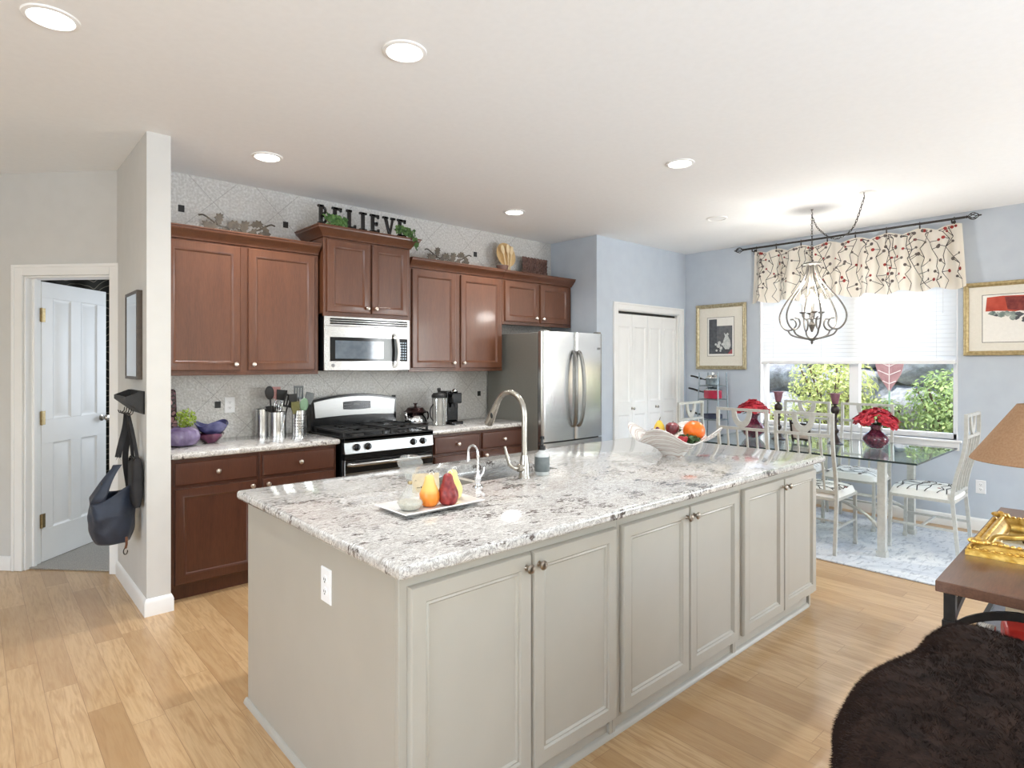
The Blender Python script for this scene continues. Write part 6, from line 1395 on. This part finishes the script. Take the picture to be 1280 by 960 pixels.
# ------------------------------------------------------------------ garden outside
b = MB(); b.grid(lambda u, v: (XW + .16 + u * 8, -4 + v * 14, -.1 + .35 * u * 8 / 2.4 * (1 if u < .3 else 1.0) + .12 * mnoise.noise((u * 6, v * 9, 0))), 30, 40); struct('ground_garden', b, m_soil)
def boulder(c, r, seed, label):
    b = MB().ball((0, 0, 0), 1.0, 22, 0, 14); vs = []
    o = Vector((seed * 7.3, seed * 1.7, 0))
    for p in b.v:
        p = Vector(p); k = 1 + .28 * mnoise.noise(p * 1.1 + o) + .16 * mnoise.noise(p * 2.6 + o) + .06 * mnoise.noise(p * 6 + o)
        q = [math.copysign(abs(x) ** .75, x) for x in p]; vs.append((c[0] + q[0] * r[0] * k, c[1] + q[1] * r[1] * k, c[2] + q[2] * r[2] * k))
    b.v = vs
    return solo('boulder', b, m_rock, label, 'boulder', 'boulders of the garden wall', ang=50)
ROCKS = [((9.25, 4.15, 1.35), (.5, .62, .36), 'large pale boulder seen at the pot rack side of the window'), ((9.1, 3.95, .66), (.5, .58, .40), 'boulder low behind the candlestick near the pot rack'), ((9.5, 3.15, 1.75), (.5, .62, .40), 'boulder above the yellow-green shrub'),
         ((9.35, 3.0, .95), (.5, .6, .45), 'boulder behind the yellow-green shrub'), ((9.3, 2.15, 1.45), (.5, .5, .3), 'rounded boulder right behind the leaf stake'), ((9.25, 2.3, .75), (.5, .55, .45), 'dark low boulder beside the stem of the leaf stake'),
         ((9.35, 1.45, 1.62), (.5, .52, .34), 'boulder above the right-hand green shrub'), ((9.3, 1.45, .95), (.5, .5, .42), 'boulder behind the right-hand green shrub'), ((10.2, 3.9, 2.3), (.6, .9, .5), 'upper tier boulder behind the blind, pot rack side'), ((10.2, 2.0, 2.3), (.6, .95, .5), 'upper tier boulder behind the blind, wall outlet side'),
         ((9.4, 5.1, 1.0), (.5, .55, .6), 'boulder at the far end of the rock wall')]
for i, (c, r, lab) in enumerate(ROCKS): boulder(c, r, i + 2, lab)
def shrub(c, rad, n, m, label, seed, size=.035):
    t_ = thing('garden_shrub', label, 'shrub', (c[0], c[1], c[2] - rad[2] - .25), group='shrubs outside the window'); g = random.Random(seed); b = MB()
    for k in range(7):
        a = 2 * PI * k / 7; P = [(c[0] + .04 * math.cos(a), c[1] + .04 * math.sin(a), c[2] - rad[2] - .25), (c[0] + rad[0] * .35 * math.cos(a), c[1] + rad[1] * .35 * math.sin(a), c[2] - rad[2] * .3), (c[0] + rad[0] * .7 * math.cos(a), c[1] + rad[1] * .7 * math.sin(a), c[2] + rad[2] * .5)]
        b.tube(spline(P, 5), .012, 5)
    b.build('stem', m_bark, t_)
    leafcloud(MB(), c, rad, n, size, seed).build('foliage', m, t_, smooth=False)
shrub((8.35, 3.0, 1.12), (.45, .55, .60), 2600, m_shrub_y, 'yellow-green leafy shrub behind the small easel frame', 3)
shrub((8.3, 3.75, .62), (.35, .35, .30), 800, m_shrub_y, 'low pale shrub behind the candlestick near the pot rack', 8)
shrub((8.35, 2.42, .74), (.35, .30, .32), 900, m_shrub_g, 'low green shrub at the foot of the leaf stake', 5)
shrub((8.3, 1.72, .92), (.42, .45, .50), 2400, m_shrub_g, 'large green shrub behind the vase at the table corner', 4)
shrub((8.9, 1.35, 1.25), (.35, .42, .38), 900, m_shrub_y, 'tall light green shrub next to the window edge by the wall outlet', 6)
m_terra = noisy('leaf_stake_rose', (142, 100, 96), (160, 118, 112), 10, .6); m_vein = noisy('vein_pale', (210, 190, 178), (222, 204, 192), 20, .6)
lx, ly, lz = 7.85, 2.195, 1.13
t_ = thing('leaf_stake', 'rose-brown leaf-shaped garden stake with pale veins outside the window', 'garden ornament', (lx, ly, .05))
hw = [(0, 0), (.03, .06), (.075, .13), (.12, .22), (.145, .33), (.14, .45), (.10, .58), (.045, .68), (0, .74)]
b = MB(); P = [(ly + x, lz + z) for x, z in hw] + [(ly - x, lz + z) for x, z in hw[-2:0:-1]]; b.prism(P, lx - .004, lx + .004, 'x'); b.build('leaf_blade', m_terra, t_)
b = MB()
for z, r_ in ((.10, .07), (.20, .118), (.30, .14), (.40, .135), (.50, .11)):
    for s_ in (-1, 1): b.bar((lx - .006, ly, lz + z), (lx - .006, ly + s_ * r_ * .97, lz + z + .055 * r_ / .12), .009, .004, up=(1, 0, 0))
b.bar((lx - .006, ly, lz), (lx - .006, ly, lz + .7), .008, .004, up=(1, 0, 0)); b.build('vein', m_vein, t_)
MB().tube([(lx, ly, .05), (lx, ly, lz + .03)], .009, 8).build('stem', m_sage, t_)
